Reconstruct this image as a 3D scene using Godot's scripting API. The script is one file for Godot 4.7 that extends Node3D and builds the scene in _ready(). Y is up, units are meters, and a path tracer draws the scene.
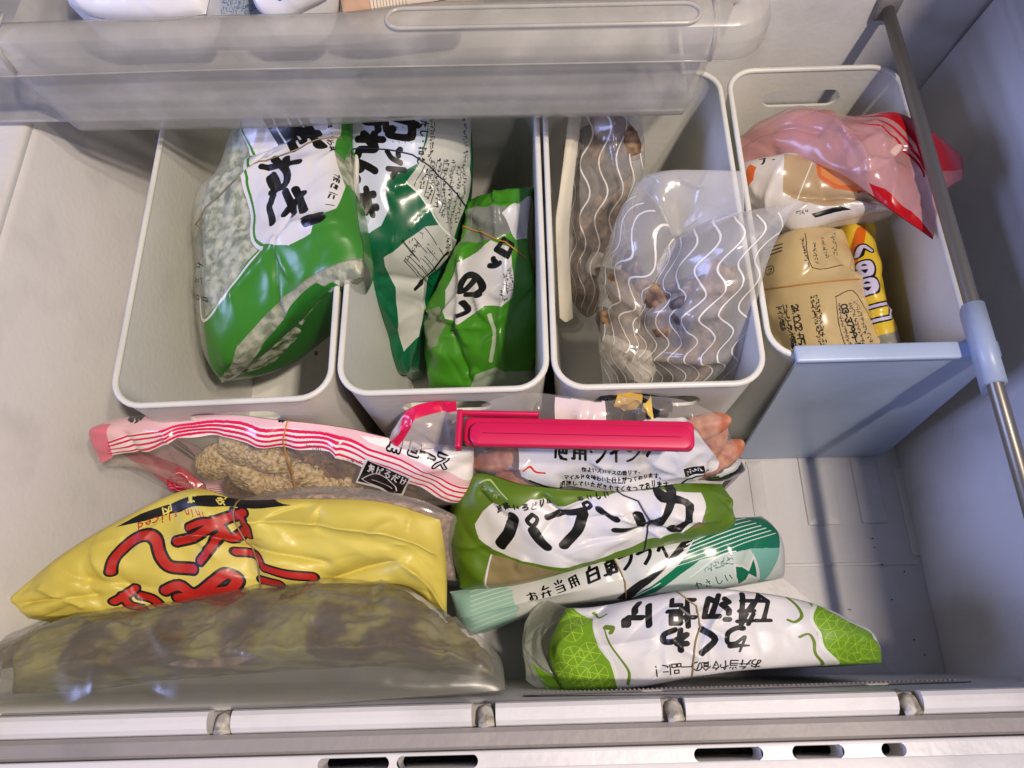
extends Node3D
# A pulled-out freezer drawer seen from above: white bins and frozen-food bags.
# y is up, the drawer floor is y = 0, the drawer front is towards +z, metres.

const FOCAL := 769.0
const EYE := Vector3(0, 0.65, 0)
const K_INK := Color(0.12, 0.12, 0.12)
var cam_r: Vector3
var cam_u: Vector3
var cam_f: Vector3
var names := {}
var mats := {}
var patches := {}

func _ready() -> void:
	setup_camera()
	setup_light()
	make_materials()
	build_drawer()
	build_counter()
	build_bins()
	build_tray()
	build_divider()
	build_bin_bags()
	build_front_bags()
	build_clip()
	build_bands()
	build_tray_goods()
	build_crumbs()

func setup_camera() -> void:
	var pitch := deg_to_rad(66.4)
	var yaw := deg_to_rad(3.9)
	var roll := deg_to_rad(-5.0)
	var turn := Basis(Vector3.UP, yaw)
	var f := turn * Vector3(0, -sin(pitch), -cos(pitch))
	var u := turn * Vector3(0, cos(pitch), -sin(pitch))
	var r := turn * Vector3.RIGHT
	cam_r = r * cos(roll) + u * sin(roll)
	cam_u = -r * sin(roll) + u * cos(roll)
	cam_f = f
	var c := Camera3D.new()
	c.name = "camera"
	c.transform = Transform3D(Basis(cam_r, cam_u, -cam_f), EYE)
	c.fov = rad_to_deg(2.0 * atan(384.0 / FOCAL))
	c.near = 0.02
	c.far = 50.0
	c.current = true
	add_child(c)

func setup_light() -> void:
	var we := WorldEnvironment.new()
	var e := Environment.new()
	e.background_mode = Environment.BG_COLOR
	e.background_color = Color(0.62, 0.61, 0.65)
	e.background_energy_multiplier = 0.24
	e.tonemap_mode = Environment.TONE_MAPPER_LINEAR
	e.tonemap_exposure = 1.0
	e.sdfgi_enabled = true
	e.ssao_enabled = true
	e.ssil_enabled = true
	we.environment = e
	add_child(we)
	# warm kitchen downlights, high to the right of the drawer
	lamp("ceiling_downlight", Vector3(0.55, 1.75, 0.3), 0.065, Color(1.0, 0.93, 0.86), 2.55)
	lamp("ceiling_downlight", Vector3(0.68, 1.78, 0.1), 0.065, Color(1.0, 0.93, 0.86), 1.05)
	# cool daylight from the room's window, on the left
	lamp("window_daylight", Vector3(-2.0, 1.0, 0.3), 0.8, Color(0.68, 0.73, 1.0), 3.4)

func lamp(called: String, at: Vector3, size: float, c: Color, energy: float) -> void:
	var l := AreaLight3D.new()
	l.name = called
	l.area_size = Vector2(size, size)
	l.area_range = 8.0
	l.light_color = c
	l.light_energy = energy
	l.shadow_enabled = true
	add_child(l, true)
	l.look_at_from_position(at, Vector3(0, 0.1, -0.2), Vector3.BACK)

# ---------------------------------------------------------------- helpers
func px(x: float, y: float, h: float) -> Vector3:
	# the point at height h on the line of sight of a picture position
	var d := cam_f + cam_r * ((x - 512.0) / FOCAL) - cam_u * ((y - 384.0) / FOCAL)
	return EYE + d * ((h - EYE.y) / d.y)

func numbered(called: String) -> String:
	var n: int = names.get(called, 0)
	names[called] = n + 1
	return called if n == 0 else "%s_%03d" % [called, n]

func thing(called: String, label: String, category: String, at := Vector3.ZERO, group := "") -> Node3D:
	var o := Node3D.new()
	o.name = numbered(called)
	add_child(o, true)
	o.position = at
	o.set_meta("label", label)
	o.set_meta("category", category)
	if group:
		o.set_meta("group", group)
	return o

func part(called: String, mesh: Mesh, m: Material, parent: Node3D, at := Vector3.ZERO) -> MeshInstance3D:
	# meshes are in world axes; the part is set back by its parent's place
	var o := MeshInstance3D.new()
	o.name = called
	o.mesh = mesh
	o.material_override = m
	var p: Node3D = parent
	var off := Vector3.ZERO
	while p != self:
		off += p.position
		p = p.get_parent()
	parent.add_child(o, true)
	o.position = at - off
	return o

func mat(c: Color, rough := 0.5, spec := 0.5) -> StandardMaterial3D:
	var m := StandardMaterial3D.new()
	m.albedo_color = c
	m.roughness = rough
	m.metallic_specular = spec
	return m

func noise_tex(size: int, freq: float, ramp: Array, sd := 1, oct := 4, kind := FastNoiseLite.TYPE_SIMPLEX_SMOOTH) -> NoiseTexture2D:
	var n := FastNoiseLite.new()
	n.noise_type = kind
	n.seed = sd
	n.frequency = freq
	n.fractal_octaves = oct
	var t := NoiseTexture2D.new()
	t.width = size
	t.height = size
	t.seamless = true
	t.noise = n
	if ramp:
		var g := Gradient.new()
		var offs := PackedFloat32Array()
		var cols := PackedColorArray()
		for r in ramp:
			offs.append(r[0])
			cols.append(r[1])
		g.offsets = offs
		g.colors = cols
		t.color_ramp = g
	return t

func rough_plastic(c: Color, rough: float, bump := 0.02, sd := 3) -> StandardMaterial3D:
	# moulded plastic: fine grain and faint grubby patches
	var m := mat(Color.WHITE, rough)
	var d := c.darkened(0.09)
	m.albedo_texture = noise_tex(512, 0.006, [[0.0, d], [0.42, c], [0.7, c], [1.0, c.lightened(0.08)]], sd, 5)
	m.uv1_triplanar = true
	m.uv1_world_triplanar = true
	m.uv1_scale = Vector3.ONE * 3.1
	m.heightmap_enabled = true
	m.heightmap_texture = noise_tex(512, 0.09, [], sd + 5, 3)
	m.heightmap_scale = bump
	return m

func speckle(c: Array, freq: float, scale: float, rough := 0.7, bump := 0.1, sd := 1) -> StandardMaterial3D:
	var m := mat(Color.WHITE, rough)
	var ramp := []
	for i in c.size():
		ramp.append([0.25 + 0.5 * i / maxf(1.0, c.size() - 1.0), c[i]])
	m.albedo_texture = noise_tex(512, freq, ramp, sd, 4)
	m.uv1_triplanar = true
	m.uv1_scale = Vector3.ONE * scale
	m.heightmap_enabled = true
	m.heightmap_texture = noise_tex(512, freq * 1.7, [], sd + 2, 3)
	m.heightmap_scale = bump
	return m

func clear_film(milk: float, rough := 0.12, tint := Color(0.9, 0.9, 0.9)) -> StandardMaterial3D:
	var m := mat(Color(tint.r, tint.g, tint.b, milk), rough, 0.55)
	m.transparency = BaseMaterial3D.TRANSPARENCY_ALPHA
	m.cull_mode = BaseMaterial3D.CULL_DISABLED
	return m

func printed_film(t: Texture2D, see_through: bool, rough := 0.3, gloss := 0.35) -> StandardMaterial3D:
	var m := mat(Color.WHITE, rough, 0.5)
	m.albedo_texture = t
	m.texture_repeat = false
	m.cull_mode = BaseMaterial3D.CULL_DISABLED
	m.clearcoat_enabled = true
	m.clearcoat = gloss
	m.clearcoat_roughness = 0.16
	if see_through:
		m.transparency = BaseMaterial3D.TRANSPARENCY_ALPHA
	return m

func smooth(pts: PackedVector3Array, s: float, cum: PackedFloat32Array) -> Vector3:
	var n := pts.size()
	var i := 0
	while i < n - 2 and cum[i + 1] < s:
		i += 1
	var f := (s - cum[i]) / maxf(1e-6, cum[i + 1] - cum[i])
	var p1 := pts[i]
	var p2 := pts[i + 1]
	var p0 := pts[i - 1] if i > 0 else p1 * 2.0 - p2
	var p3 := pts[i + 2] if i + 2 < n else p2 * 2.0 - p1
	return p1.cubic_interpolate(p2, p0, p3, f)

func sample(pts: PackedVector3Array, count: int) -> PackedVector3Array:
	var cum := PackedFloat32Array([0.0])
	for i in range(1, pts.size()):
		cum.append(cum[i - 1] + pts[i].distance_to(pts[i - 1]))
	for i in cum.size():
		cum[i] /= cum[-1] if i < cum.size() - 1 else 1.0
	cum[-1] = 1.0
	var out := PackedVector3Array()
	for i in count:
		out.append(smooth(pts, float(i) / (count - 1), cum))
	return out

func grid_mesh(rows: Array, uvs := [], closed_u := false) -> ArrayMesh:
	var st := SurfaceTool.new()
	st.begin(Mesh.PRIMITIVE_TRIANGLES)
	st.set_smooth_group(0)
	add_grid(st, rows, uvs, false, closed_u, 0)
	st.generate_normals()
	return st.commit()

func add_grid(st: SurfaceTool, rows: Array, uvs: Array, flip: bool, closed_u: bool, base: int) -> int:
	var nv := rows.size()
	var nu: int = rows[0].size()
	for j in nv:
		for i in nu:
			st.set_uv(uvs[j][i] if uvs else Vector2(float(i) / (nu - 1), float(j) / (nv - 1)))
			st.add_vertex(rows[j][i])
	for j in nv - 1:
		for i in (nu if closed_u else nu - 1):
			var a := base + j * nu + i
			var b := base + j * nu + (i + 1) % nu
			var c := a + nu
			var d := b + nu
			for k in ([a, c, b, b, c, d] if flip else [a, b, c, b, d, c]):
				st.add_index(k)
	return base + nu * nv

func tube_mesh(pts: PackedVector3Array, r: float, sides := 8, closed := false) -> ArrayMesh:
	var rows := []
	var n := pts.size()
	var up := Vector3.UP
	for i in n:
		var t := (pts[(i + 1) % n] - pts[(i - 1 + n) % n]) if closed else (pts[mini(i + 1, n - 1)] - pts[maxi(i - 1, 0)])
		t = t.normalized()
		var side := t.cross(up)
		side = side.normalized() if side.length() > 1e-3 else Vector3.RIGHT
		up = side.cross(t).normalized()
		var ring := PackedVector3Array()
		for k in sides + 1:
			var a := TAU * k / sides
			ring.append(pts[i] + (side * cos(a) + up * sin(a)) * r)
		rows.append(ring)
	if closed:
		rows.append(rows[0])
	else:
		var c0 := PackedVector3Array()
		var c1 := PackedVector3Array()
		for k in sides + 1:
			c0.append(pts[0])
			c1.append(pts[n - 1])
		rows.push_front(c0)
		rows.push_back(c1)
	return grid_mesh(rows)

func block(a: Vector3, b: Vector3, bevel := 0.0015) -> ArrayMesh:
	# a box between two corners with rounded upright and level edges
	var lo := Vector3(minf(a.x, b.x), minf(a.y, b.y), minf(a.z, b.z))
	var hi := Vector3(maxf(a.x, b.x), maxf(a.y, b.y), maxf(a.z, b.z))
	bevel = minf(bevel, ((hi - lo) * 0.49)[(hi - lo).min_axis_index()])
	var rows := []
	for s in [[0.0, 0.0, 1.0], [0.0, 0.0, 0.0], [0.0, 1.0, 0.0], [0.5, 1.0, 0.0]]:
		pass
	var levels := [[lo.y, bevel], [lo.y + bevel * 0.3, bevel * 0.3], [lo.y + bevel, 0.0], [hi.y - bevel, 0.0], [hi.y - bevel * 0.3, bevel * 0.3], [hi.y, bevel]]
	rows.append(ring_flat(lo, hi, lo.y, minf(hi.x - lo.x, hi.z - lo.z) * 0.5, bevel))
	for l in levels:
		rows.append(ring_flat(lo, hi, l[0], l[1], bevel))
	rows.append(ring_flat(lo, hi, hi.y, minf(hi.x - lo.x, hi.z - lo.z) * 0.5, bevel))
	return grid_mesh(rows)

func ring_flat(lo: Vector3, hi: Vector3, y: float, inset: float, r: float) -> PackedVector3Array:
	return rounded_ring(lo.x + inset, hi.x - inset, lo.z + inset, hi.z - inset, y, maxf(r - inset, 0.0003), 3)

func rounded_ring(x0: float, x1: float, z0: float, z1: float, y: float, r: float, steps: int) -> PackedVector3Array:
	var out := PackedVector3Array()
	r = minf(r, minf(x1 - x0, z1 - z0) * 0.5)
	for q in [[x1 - r, z1 - r, 0.0], [x0 + r, z1 - r, 0.5 * PI], [x0 + r, z0 + r, PI], [x1 - r, z0 + r, 1.5 * PI]]:
		for k in steps + 1:
			var a: float = q[2] + 0.5 * PI * k / steps
			out.append(Vector3(q[0] + r * cos(a), y, q[1] + r * sin(a)))
	out.append(out[0])
	return out

func prism_x(profile: Array, x0: float, x1: float) -> ArrayMesh:
	# a cross-section (z, y) swept along x, closed at both ends
	var st := SurfaceTool.new()
	st.begin(Mesh.PRIMITIVE_TRIANGLES)
	st.set_smooth_group(-1)
	var n := profile.size()
	var poly := PackedVector2Array()
	for q in profile:
		poly.append(Vector2(q[0], q[1]))
	var tri := Geometry2D.triangulate_polygon(poly)
	for i in n:
		var a := poly[i]
		var b := poly[(i + 1) % n]
		for q in [[x0, a], [x0, b], [x1, a], [x1, a], [x0, b], [x1, b]]:
			st.add_vertex(Vector3(q[0], q[1].y, q[1].x))
	for x in [x0, x1]:
		for i in tri:
			st.add_vertex(Vector3(x, poly[i].y, poly[i].x))
	st.generate_normals()
	return st.commit()

# ---------------------------------------------------------------- print on film
class Paint:
	const K := 4.0
	var img: Image
	var clip := []
	func _init(w: int, h: int, bg: Color) -> void:
		img = Image.create(int(w * K), int(h * K), false, Image.FORMAT_RGBA8)
		img.fill(bg)
	func done() -> Texture2D:
		return ImageTexture.create_from_image(img)
	func spans(c: Color, pts: PackedVector2Array) -> void:
		var lo := INF
		var hi := -INF
		for q in pts:
			lo = minf(lo, q.y)
			hi = maxf(hi, q.y)
		var n := pts.size()
		for y in range(maxi(0, floori(lo)), mini(img.get_height() - 1, ceili(hi)) + 1):
			var xs := []
			var yy := y + 0.5
			for i in n:
				var a := pts[i]
				var b := pts[(i + 1) % n]
				if (a.y <= yy) != (b.y <= yy):
					xs.append(a.x + (yy - a.y) / (b.y - a.y) * (b.x - a.x))
			xs.sort()
			for i in range(0, xs.size() - 1, 2):
				var x0 := maxi(0, roundi(xs[i]))
				var x1 := mini(img.get_width(), roundi(xs[i + 1]))
				if x1 > x0:
					img.fill_rect(Rect2i(x0, y, x1 - x0, 1), c)
	func poly(c: Color, a: Array) -> void:
		spans(c, curve(a, true))
	func curve(a: Array, closed := false) -> PackedVector2Array:
		var p := PackedVector2Array()
		for i in range(0, a.size(), 2):
			p.append(Vector2(a[i], a[i + 1]) * K)
		return bend(p) if not closed and p.size() > 2 else p
	func bend(p: PackedVector2Array) -> PackedVector2Array:
		var out := PackedVector2Array()
		var n := p.size()
		for i in n - 1:
			var before := p[i - 1] if i > 0 else p[i]
			var after := p[i + 2] if i + 2 < n else p[i + 1]
			for k in 5:
				out.append(p[i].cubic_interpolate(p[i + 1], before, after, k / 5.0))
		out.append(p[n - 1])
		return out
	func line(c: Color, w: float, a: Array, taper := 0) -> void:
		brush(c, w * K * 0.5, curve(a), taper)
	func brush(c: Color, r: float, p: PackedVector2Array, taper := 0) -> void:
		var inside := PackedVector2Array()
		for i in range(0, clip.size(), 2):
			inside.append(Vector2(clip[i], clip[i + 1]) * K)
		for i in p.size() - 1:
			var steps := maxi(1, ceili(p[i].distance_to(p[i + 1]) / maxf(0.7, r * 0.45)))
			for k in steps + 1:
				var q := p[i].lerp(p[i + 1], float(k) / steps)
				if inside and not Geometry2D.is_point_in_polygon(q, inside):
					continue
				var s := (i + float(k) / steps) / (p.size() - 1)
				var rr := r * (1.0 - 0.65 * s if taper > 0 else 0.35 + 0.65 * s if taper < 0 else 1.0)
				dab(c, q, rr)
	func dab(c: Color, q: Vector2, r: float) -> void:
		for y in range(floori(q.y - r + 0.5), ceili(q.y + r)):
			var dy := y + 0.5 - q.y
			var half := sqrt(maxf(0.0, r * r - dy * dy))
			var x0 := maxi(0, roundi(q.x - half))
			var x1 := mini(img.get_width(), roundi(q.x + half))
			if y >= 0 and y < img.get_height() and x1 > x0:
				img.fill_rect(Rect2i(x0, y, x1 - x0, 1), c)
	func glyph(ch: String, c: Color, w: float, x: float, y: float, ax: float, ay: float, bx: float, by: float, taper := 0) -> void:
		var o := Vector2(x, y)
		var a := Vector2(ax, ay) / 10.0
		var b := Vector2(bx, by) / 10.0
		var kanji := ch.unicode_at(0) >= 0x4e00 or ch in "ロTハ"
		for s in GLYPHS.get(ch, "").split(" ", false):
			var p := PackedVector2Array()
			for i in range(0, s.length() - 1, 2):
				p.append((o + a * (int(s[i]) - 4.5) + b * (int(s[i + 1]) - 4.5)) * K)
			if p.size() > 2 and not kanji:
				p = bend(p)
			brush(c, w * K * 0.5, p, taper)
	func text(t: String, c: Color, w: float, x0: float, y0: float, x1: float, y1: float, ax: float, ay: float, bx: float, by: float) -> void:
		for i in t.length():
			var f := float(i) / maxf(1.0, t.length() - 1)
			glyph(t[i], c, w, lerpf(x0, x1, f), lerpf(y0, y1, f), ax, ay, bx, by)
	func fine(c: Color, x0: float, y0: float, x1: float, y1: float, ax: float, ay: float, bx: float, by: float, sd: int) -> void:
		# print too small to read: rows of tiny marks
		var r := RandomNumberGenerator.new()
		r.seed = sd
		var a := Vector2(x0, y0)
		var b := Vector2(x1, y1)
		var n := maxi(2, int(a.distance_to(b) / (Vector2(ax, ay).length() * 0.62)))
		for i in n:
			var o := a.lerp(b, (i + 0.5) / n)
			for k in 3:
				var q0 := o + Vector2(ax, ay) * r.randf_range(-0.3, 0.3) + Vector2(bx, by) * r.randf_range(-0.4, 0.4)
				var q1 := q0 + (Vector2(ax, ay) if r.randf() < 0.5 else Vector2(bx, by)) * r.randf_range(0.25, 0.5)
				brush(c, 0.38 * K * 0.5 + 0.4, PackedVector2Array([q0 * K, q1 * K]))

const GLYPHS := {
	"い": "212538 7286", "う": "4151 2453738569", "え": "4151 337328465989", "お": "1262 4148283554858869 7283", "が": "1353645959 4119 7285 7081 9193",
	"き": "2272 2474 3166 27284979", "ぎ": "1262 1464 2156 17283969 8082 9092", "く": "702579", "け": "202728 4393 707759", "げ": "202728 4383 656759 8082 9092",
	"さ": "2373 4066 272979", "し": "3037597896", "す": "1292 6067564546576749", "た": "1363 4019 5484 565889", "だ": "1363 4019 5484 565889 8082 9092", "ち": "1373 41265484875939",
	"っ": "1464868869", "て": "129254555769", "で": "129254555769 7375 8385", "な": "1353 4016 6283 646748375689", "に": "2029 4383 474889", "の": "5238171331619487 9759", "は": "2029 4393 707859475688",
	"ひ": "11412527496985728496", "ほ": "2029 4191 4494 7178594756", "ま": "1282 1484 505739274689", "め": "2148 6137291755859759", "や": "14628385 4052 3149", "よ": "505739274689 5383", "り": "3036 707549", "る": "2070255485885947",
	"れ": "3039 1343176353737899", "わ": "3039 13431754848759", "ん": "501946566997", "ろ": "20702554848749", "ど": "3035 7325298989 8082", "ね": "3039 13431653848768578698",
	"カ": "12827958 4019", "ッ": "2334 4454 836739", "ト": "3039 3476", "ハ": "3208 6299", "プ": "11716629 8091827180", "パ": "4229 6289 8091827180", "リ": "2026 707439", "フ": "12826629", "ラ": "2171 13837639", "イ": "8025 5359",
	"ス": "227219 5689", "ロ": "2282882822", "ー": "0595", "ウ": "5052 1512928649", "ン": "1233 195793", "ナ": "1494 505529", "ニ": "2272 0898", "ュ": "246468 0898", "ジ": "2142 1443 196893 8082", "ド": "3039 3476 6264 7274",
	"ツ": "1234 4152 916629", "マ": "119155 3468", "ル": "313619 616895", "青": "5055 1191 2383 0595 2629 267679 2878", "草": "1292 3033 7073 3484873734 3686 1898 5759", "物": "2028 1343 0646 6043 53837967 6435 8447",
	"和": "4121 1444 2029 3417 6393986863", "焼": "2028 0312 4233 5191 7055 5494 6659 767898", "炒": "2028 0312 4233 7075 5355 9395 9659", "汁": "1122 0314 0918 4494 7079", "野": "1141451511 1343 3049 0848 6191 5494 7579", "菜": "1191 3032 7072 2484 3345 7365 0696 5459 5619 5699",
	"弁": "503282 1595 3419 7479", "当": "5052 2132 8172 24848929 2686", "用": "222919 228289 2484 2686 5259", "白": "4032 2282892922 2585", "身": "5042 328289 3238 3484 3686 1889 8049", "内": "121919 129299 5025 5486", "容": "1312929 3445 7465 5617 5697 37776939", "量": "3070733330 0494 2686882826 0999",
	"磯": "0141 211747491717 5191 6053 8073 5494 8099 4797 6449 7466", "辺": "42827857 6249 1121 1314361728", "揚": "1343 303919 5181845451 4595 5636 578789", "徳": "2011 3212 2329 4191 6052 4383864643 6366 4759 586989", "程": "4011 0343 2029 5181845451 5696 7659 4999",
	"香": "7011 1292 5055 5214 5284 2585892925 2787", "味": "1141461611 5292 4494 7079 7447 7497", "仕": "3005 2329 4393 7078 4898", "上": "4048 4474 0898", "調": "1131 1333 1535 1737391917 5059 509099 6383 7082 6585", "理": "1141 1545 2028 0848 5191945451 5292 7079 5696 4999", "製": "1141 2045 0343 7074 9095 0696 5059 2939 5699",
	"造": "4282 6065 3595 4787894947 1121 36171999", "夕": "401349 327249 4555", "食": "5014 5094 3474773734 3575 3739 3898", "一": "0595", "品": "3070733330 1646491916 5696995956", "冷": "1021 0917 5024 6094 4474 368657", "凍": "1122 0917 3191 4373764643 5059 5729 6799", "肉": "12191219 129299 5054 5037 5477",
	"・": "4555", "、": "2748", "。": "17282917", ",": "4859", "!": "5056 5859", "-": "2575", ".": "4959", "+": "5258 2585", "0": "306083876939171330", "1": "325059", "2": "12306082741989", "3": "116082644487692917", "4": "601686 6069", "5": "8020246487692917", "6": "703015274969866434",
	"7": "108039", "8": "502254875927548250", "9": "8462503013458379", "T": "1090 5059", "S": "8060301234658769", "h": "2029 25536579", "i": "5359 5051", "n": "2329 25536579", "s": "7353446668493837", "l": "5059", "c": "8353262869", "e": "267664432649", "d": "7079 7553264879",
}
# ---------------------------------------------------------------- setting
func make_materials() -> void:
	mats.drawer = rough_plastic(Color(0.83, 0.825, 0.825), 0.42, 0.02, 3)
	mats.bin = rough_plastic(Color(0.84, 0.84, 0.81), 0.4, 0.015, 11)
	mats.seal = rough_plastic(Color(0.56, 0.54, 0.53), 0.55, 0.03, 17)
	mats.grime = speckle([Color(0.45, 0.43, 0.38), Color(0.68, 0.66, 0.62), Color(0.8, 0.79, 0.76)], 0.008, 30.0, 0.7, 0.02, 23)
	mats.steel = mat(Color(0.5, 0.49, 0.46), 0.36)
	mats.steel.metallic = 0.55
	mats.divider = rough_plastic(Color(0.67, 0.73, 0.83), 0.35, 0.01, 29)
	var tr := mat(Color.WHITE, 0.32)
	tr.albedo_texture = noise_tex(512, 0.008, [[0.0, Color(0.66, 0.66, 0.62, 0.6)], [0.45, Color(0.76, 0.75, 0.72, 0.46)], [1.0, Color(0.84, 0.83, 0.8, 0.62)]], 31, 5)
	tr.transparency = BaseMaterial3D.TRANSPARENCY_ALPHA
	tr.cull_mode = BaseMaterial3D.CULL_DISABLED
	tr.uv1_triplanar = true
	tr.uv1_world_triplanar = true
	tr.uv1_scale = Vector3.ONE * 4.0
	tr.clearcoat_enabled = true
	tr.clearcoat = 0.6
	tr.clearcoat_roughness = 0.15
	mats.tray = tr
	mats.rubber = mat(Color(0.52, 0.45, 0.32), 0.55)
	mats.rubber_blue = mat(Color(0.08, 0.14, 0.26), 0.5)
	mats.rubber_orange = mat(Color(0.74, 0.52, 0.25), 0.55)
	mats.clip = mat(Color(0.78, 0.08, 0.31), 0.42)
	mats.film = clear_film(0.06, 0.1)
	mats.film_milky = clear_film(0.17, 0.16)

const FX := 0.315   # half width of the drawer floor
const TX := 0.355   # half width at the top
const TOP := 0.228
const BACK := -0.492
const FRONT := -0.009

func wall_sheet(a: Vector3, b: Vector3, c: Vector3, d: Vector3, out: Vector3, t: float) -> ArrayMesh:
	# a wall slab: inner face a b (bottom) c d (top), thickness t outwards
	var rows := []
	var o := out * t
	for q in [[a + o, b + o], [a, b], [a.lerp(d, 0.02), b.lerp(c, 0.02)], [a.lerp(d, 0.97), b.lerp(c, 0.97)], [d + o * 0.25, c + o * 0.25], [d + o, c + o], [a + o, b + o]]:
		var row := PackedVector3Array()
		for i in 9:
			row.append(q[0].lerp(q[1], i / 8.0))
		rows.append(row)
	return grid_mesh(rows)

func build_drawer() -> void:
	var d := thing("freezer_drawer", "white plastic freezer drawer pulled open, holding the bins and bags", "drawer", Vector3(0, 0, -0.25))
	part("floor", block(Vector3(-FX - 0.01, -0.012, BACK - 0.01), Vector3(FX + 0.01, 0.0, 0.02), 0.001), mats.drawer, d)
	part("side_wall", wall_sheet(Vector3(FX, -0.002, 0.01), Vector3(FX, -0.002, BACK), Vector3(TX, TOP, BACK), Vector3(TX, TOP, 0.01), Vector3.RIGHT, 0.014), mats.drawer, d)
	part("side_wall", wall_sheet(Vector3(-FX, -0.002, BACK), Vector3(-FX, -0.002, 0.01), Vector3(-TX, TOP, 0.01), Vector3(-TX, TOP, BACK), Vector3.LEFT, 0.014), mats.drawer, d)
	part("back_wall", wall_sheet(Vector3(TX + 0.012, -0.002, BACK + 0.004), Vector3(-TX - 0.012, -0.002, BACK + 0.004), Vector3(-TX - 0.012, TOP + 0.004, BACK - 0.004), Vector3(TX + 0.012, TOP + 0.004, BACK - 0.004), Vector3.FORWARD, 0.014), mats.drawer, d)
	part("front_wall", wall_sheet(Vector3(-TX, -0.002, FRONT - 0.02), Vector3(TX, -0.002, FRONT - 0.02), Vector3(TX, 0.188, FRONT - 0.001), Vector3(-TX, 0.188, FRONT - 0.001), Vector3.BACK, 0.012), mats.drawer, d)
	for s in [-1.0, 1.0]:
		# ledge along the top of each side wall
		part("side_ledge", block(Vector3(s * (TX + 0.002), TOP - 0.006, BACK - 0.01), Vector3(s * (TX + 0.05), TOP + 0.004, 0.03), 0.003), mats.drawer, d)
	part("back_ledge", block(Vector3(-TX, TOP + 0.002, BACK - 0.05), Vector3(TX, TOP + 0.008, BACK - 0.006), 0.003), mats.seal, d)
	# raised pads moulded into the floor
	for q in [[797, 458, 842, 525], [849, 457, 888, 523], [745, 462, 772, 540], [905, 468, 912, 556], [560, 470, 760, 548]]:
		var a := px(q[0], q[1], 0.0)
		var b := px(q[2], q[3], 0.0)
		part("floor_pad", block(Vector3(a.x, -0.001, a.z), Vector3(b.x, 0.0016, b.z), 0.001), mats.drawer, d)
	part("floor_step", block(Vector3(-FX, -0.001, px(800, 563, 0).z), Vector3(FX - 0.002, 0.0012, px(800, 567, 0).z), 0.0008), mats.drawer, d)
	# front lip: rounded white bar broken by small bracket gaps
	var gaps := [-0.305, -0.175, -0.031, 0.071, 0.197, 0.31]
	var x := -TX - 0.03
	for g in gaps + [TX + 0.05]:
		var stop: float = g - 0.0065
		part("lip_segment", lip(x, stop), mats.drawer, d)
		if g < TX:
			part("bracket", tube_mesh(PackedVector3Array([Vector3(g, 0.183, -0.006), Vector3(g + 0.001, 0.195, -0.003), Vector3(g + 0.0015, 0.1975, 0.003)]), 0.0045, 10), mats.grime, d)
		x = g + 0.0065
	part("lip_bed", block(Vector3(-TX - 0.03, 0.17, -0.0085), Vector3(TX + 0.05, 0.192, 0.004), 0.001), mats.seal, d)
	part("seal_strip", prism_x([[0.0035, 0.16], [0.0035, 0.1965], [0.006, 0.1985], [0.0125, 0.1985], [0.0145, 0.196], [0.0145, 0.16]], -TX - 0.04, TX + 0.06), mats.seal, d)
	# front panel with slots: strips left and right of the openings, bars between them
	var slots := [[-0.119, -0.081], [-0.077, -0.034], [0.079, 0.115], [0.13, 0.157], [0.176, 0.189]]
	var zs := [0.0146, 0.0165, 0.0225, 0.05]
	part("front_panel", block(Vector3(-TX - 0.05, 0.1, zs[0]), Vector3(TX + 0.07, 0.2015, zs[1]), 0.001), mats.drawer, d)
	part("front_panel", block(Vector3(-TX - 0.05, 0.1, zs[2]), Vector3(TX + 0.07, 0.2015, zs[3]), 0.001), mats.drawer, d)
	part("slot_bed", block(Vector3(-TX - 0.04, 0.09, zs[0]), Vector3(TX + 0.06, 0.0995, zs[3] - 0.002), 0.001), mats.seal, d)
	x = -TX - 0.049
	for s in slots + [[TX + 0.069, 0.0]]:
		part("slot_bar", slot_bar(x, s[0], zs[1] - 0.0004, zs[2] + 0.0004), mats.drawer, d)
		x = s[1]
	# fine slanted ribs along the inside of the front wall, too small to tell apart
	var st := SurfaceTool.new()
	st.begin(Mesh.PRIMITIVE_TRIANGLES)
	for i in 92:
		var cx := 0.0 + i * 0.0026
		var m := block(Vector3(-0.0006, -0.0025, -0.0012), Vector3(0.0006, 0.0025, 0.0012), 0.0004)
		st.append_from(m, 0, Transform3D(Basis(Vector3.UP, 0.7), Vector3(cx, 0.17, FRONT - 0.0045)))
	var ribs := part("vent_ribs", st.commit(), mats.seal, d)
	ribs.set_meta("kind", "stuff")
	part("vent_bed", block(Vector3(-0.01, 0.164, FRONT - 0.0048), Vector3(0.245, 0.1735, FRONT - 0.0035), 0.0004), mats.seal, d)
	for n in d.get_children():
		if n.name.begins_with("lip") or n.name.begins_with("bracket") or n.name.begins_with("seal") or n.name.begins_with("front_panel") or n.name.begins_with("slot") or n.name.begins_with("vent"):
			n.rotation.y = 0.014
	# steel rod along the right-hand side
	var rod := part("support_rod", tube_mesh(PackedVector3Array([Vector3(0.2765, 0.218, -0.508), Vector3(0.2765, 0.218, -0.3), Vector3(0.2765, 0.218, 0.0)]), 0.0046, 20), mats.steel, d)
	part("rod_socket", block(Vector3(0.268, 0.207, -0.512), Vector3(0.286, 0.229, -0.49), 0.003), mats.seal, rod)

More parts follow.
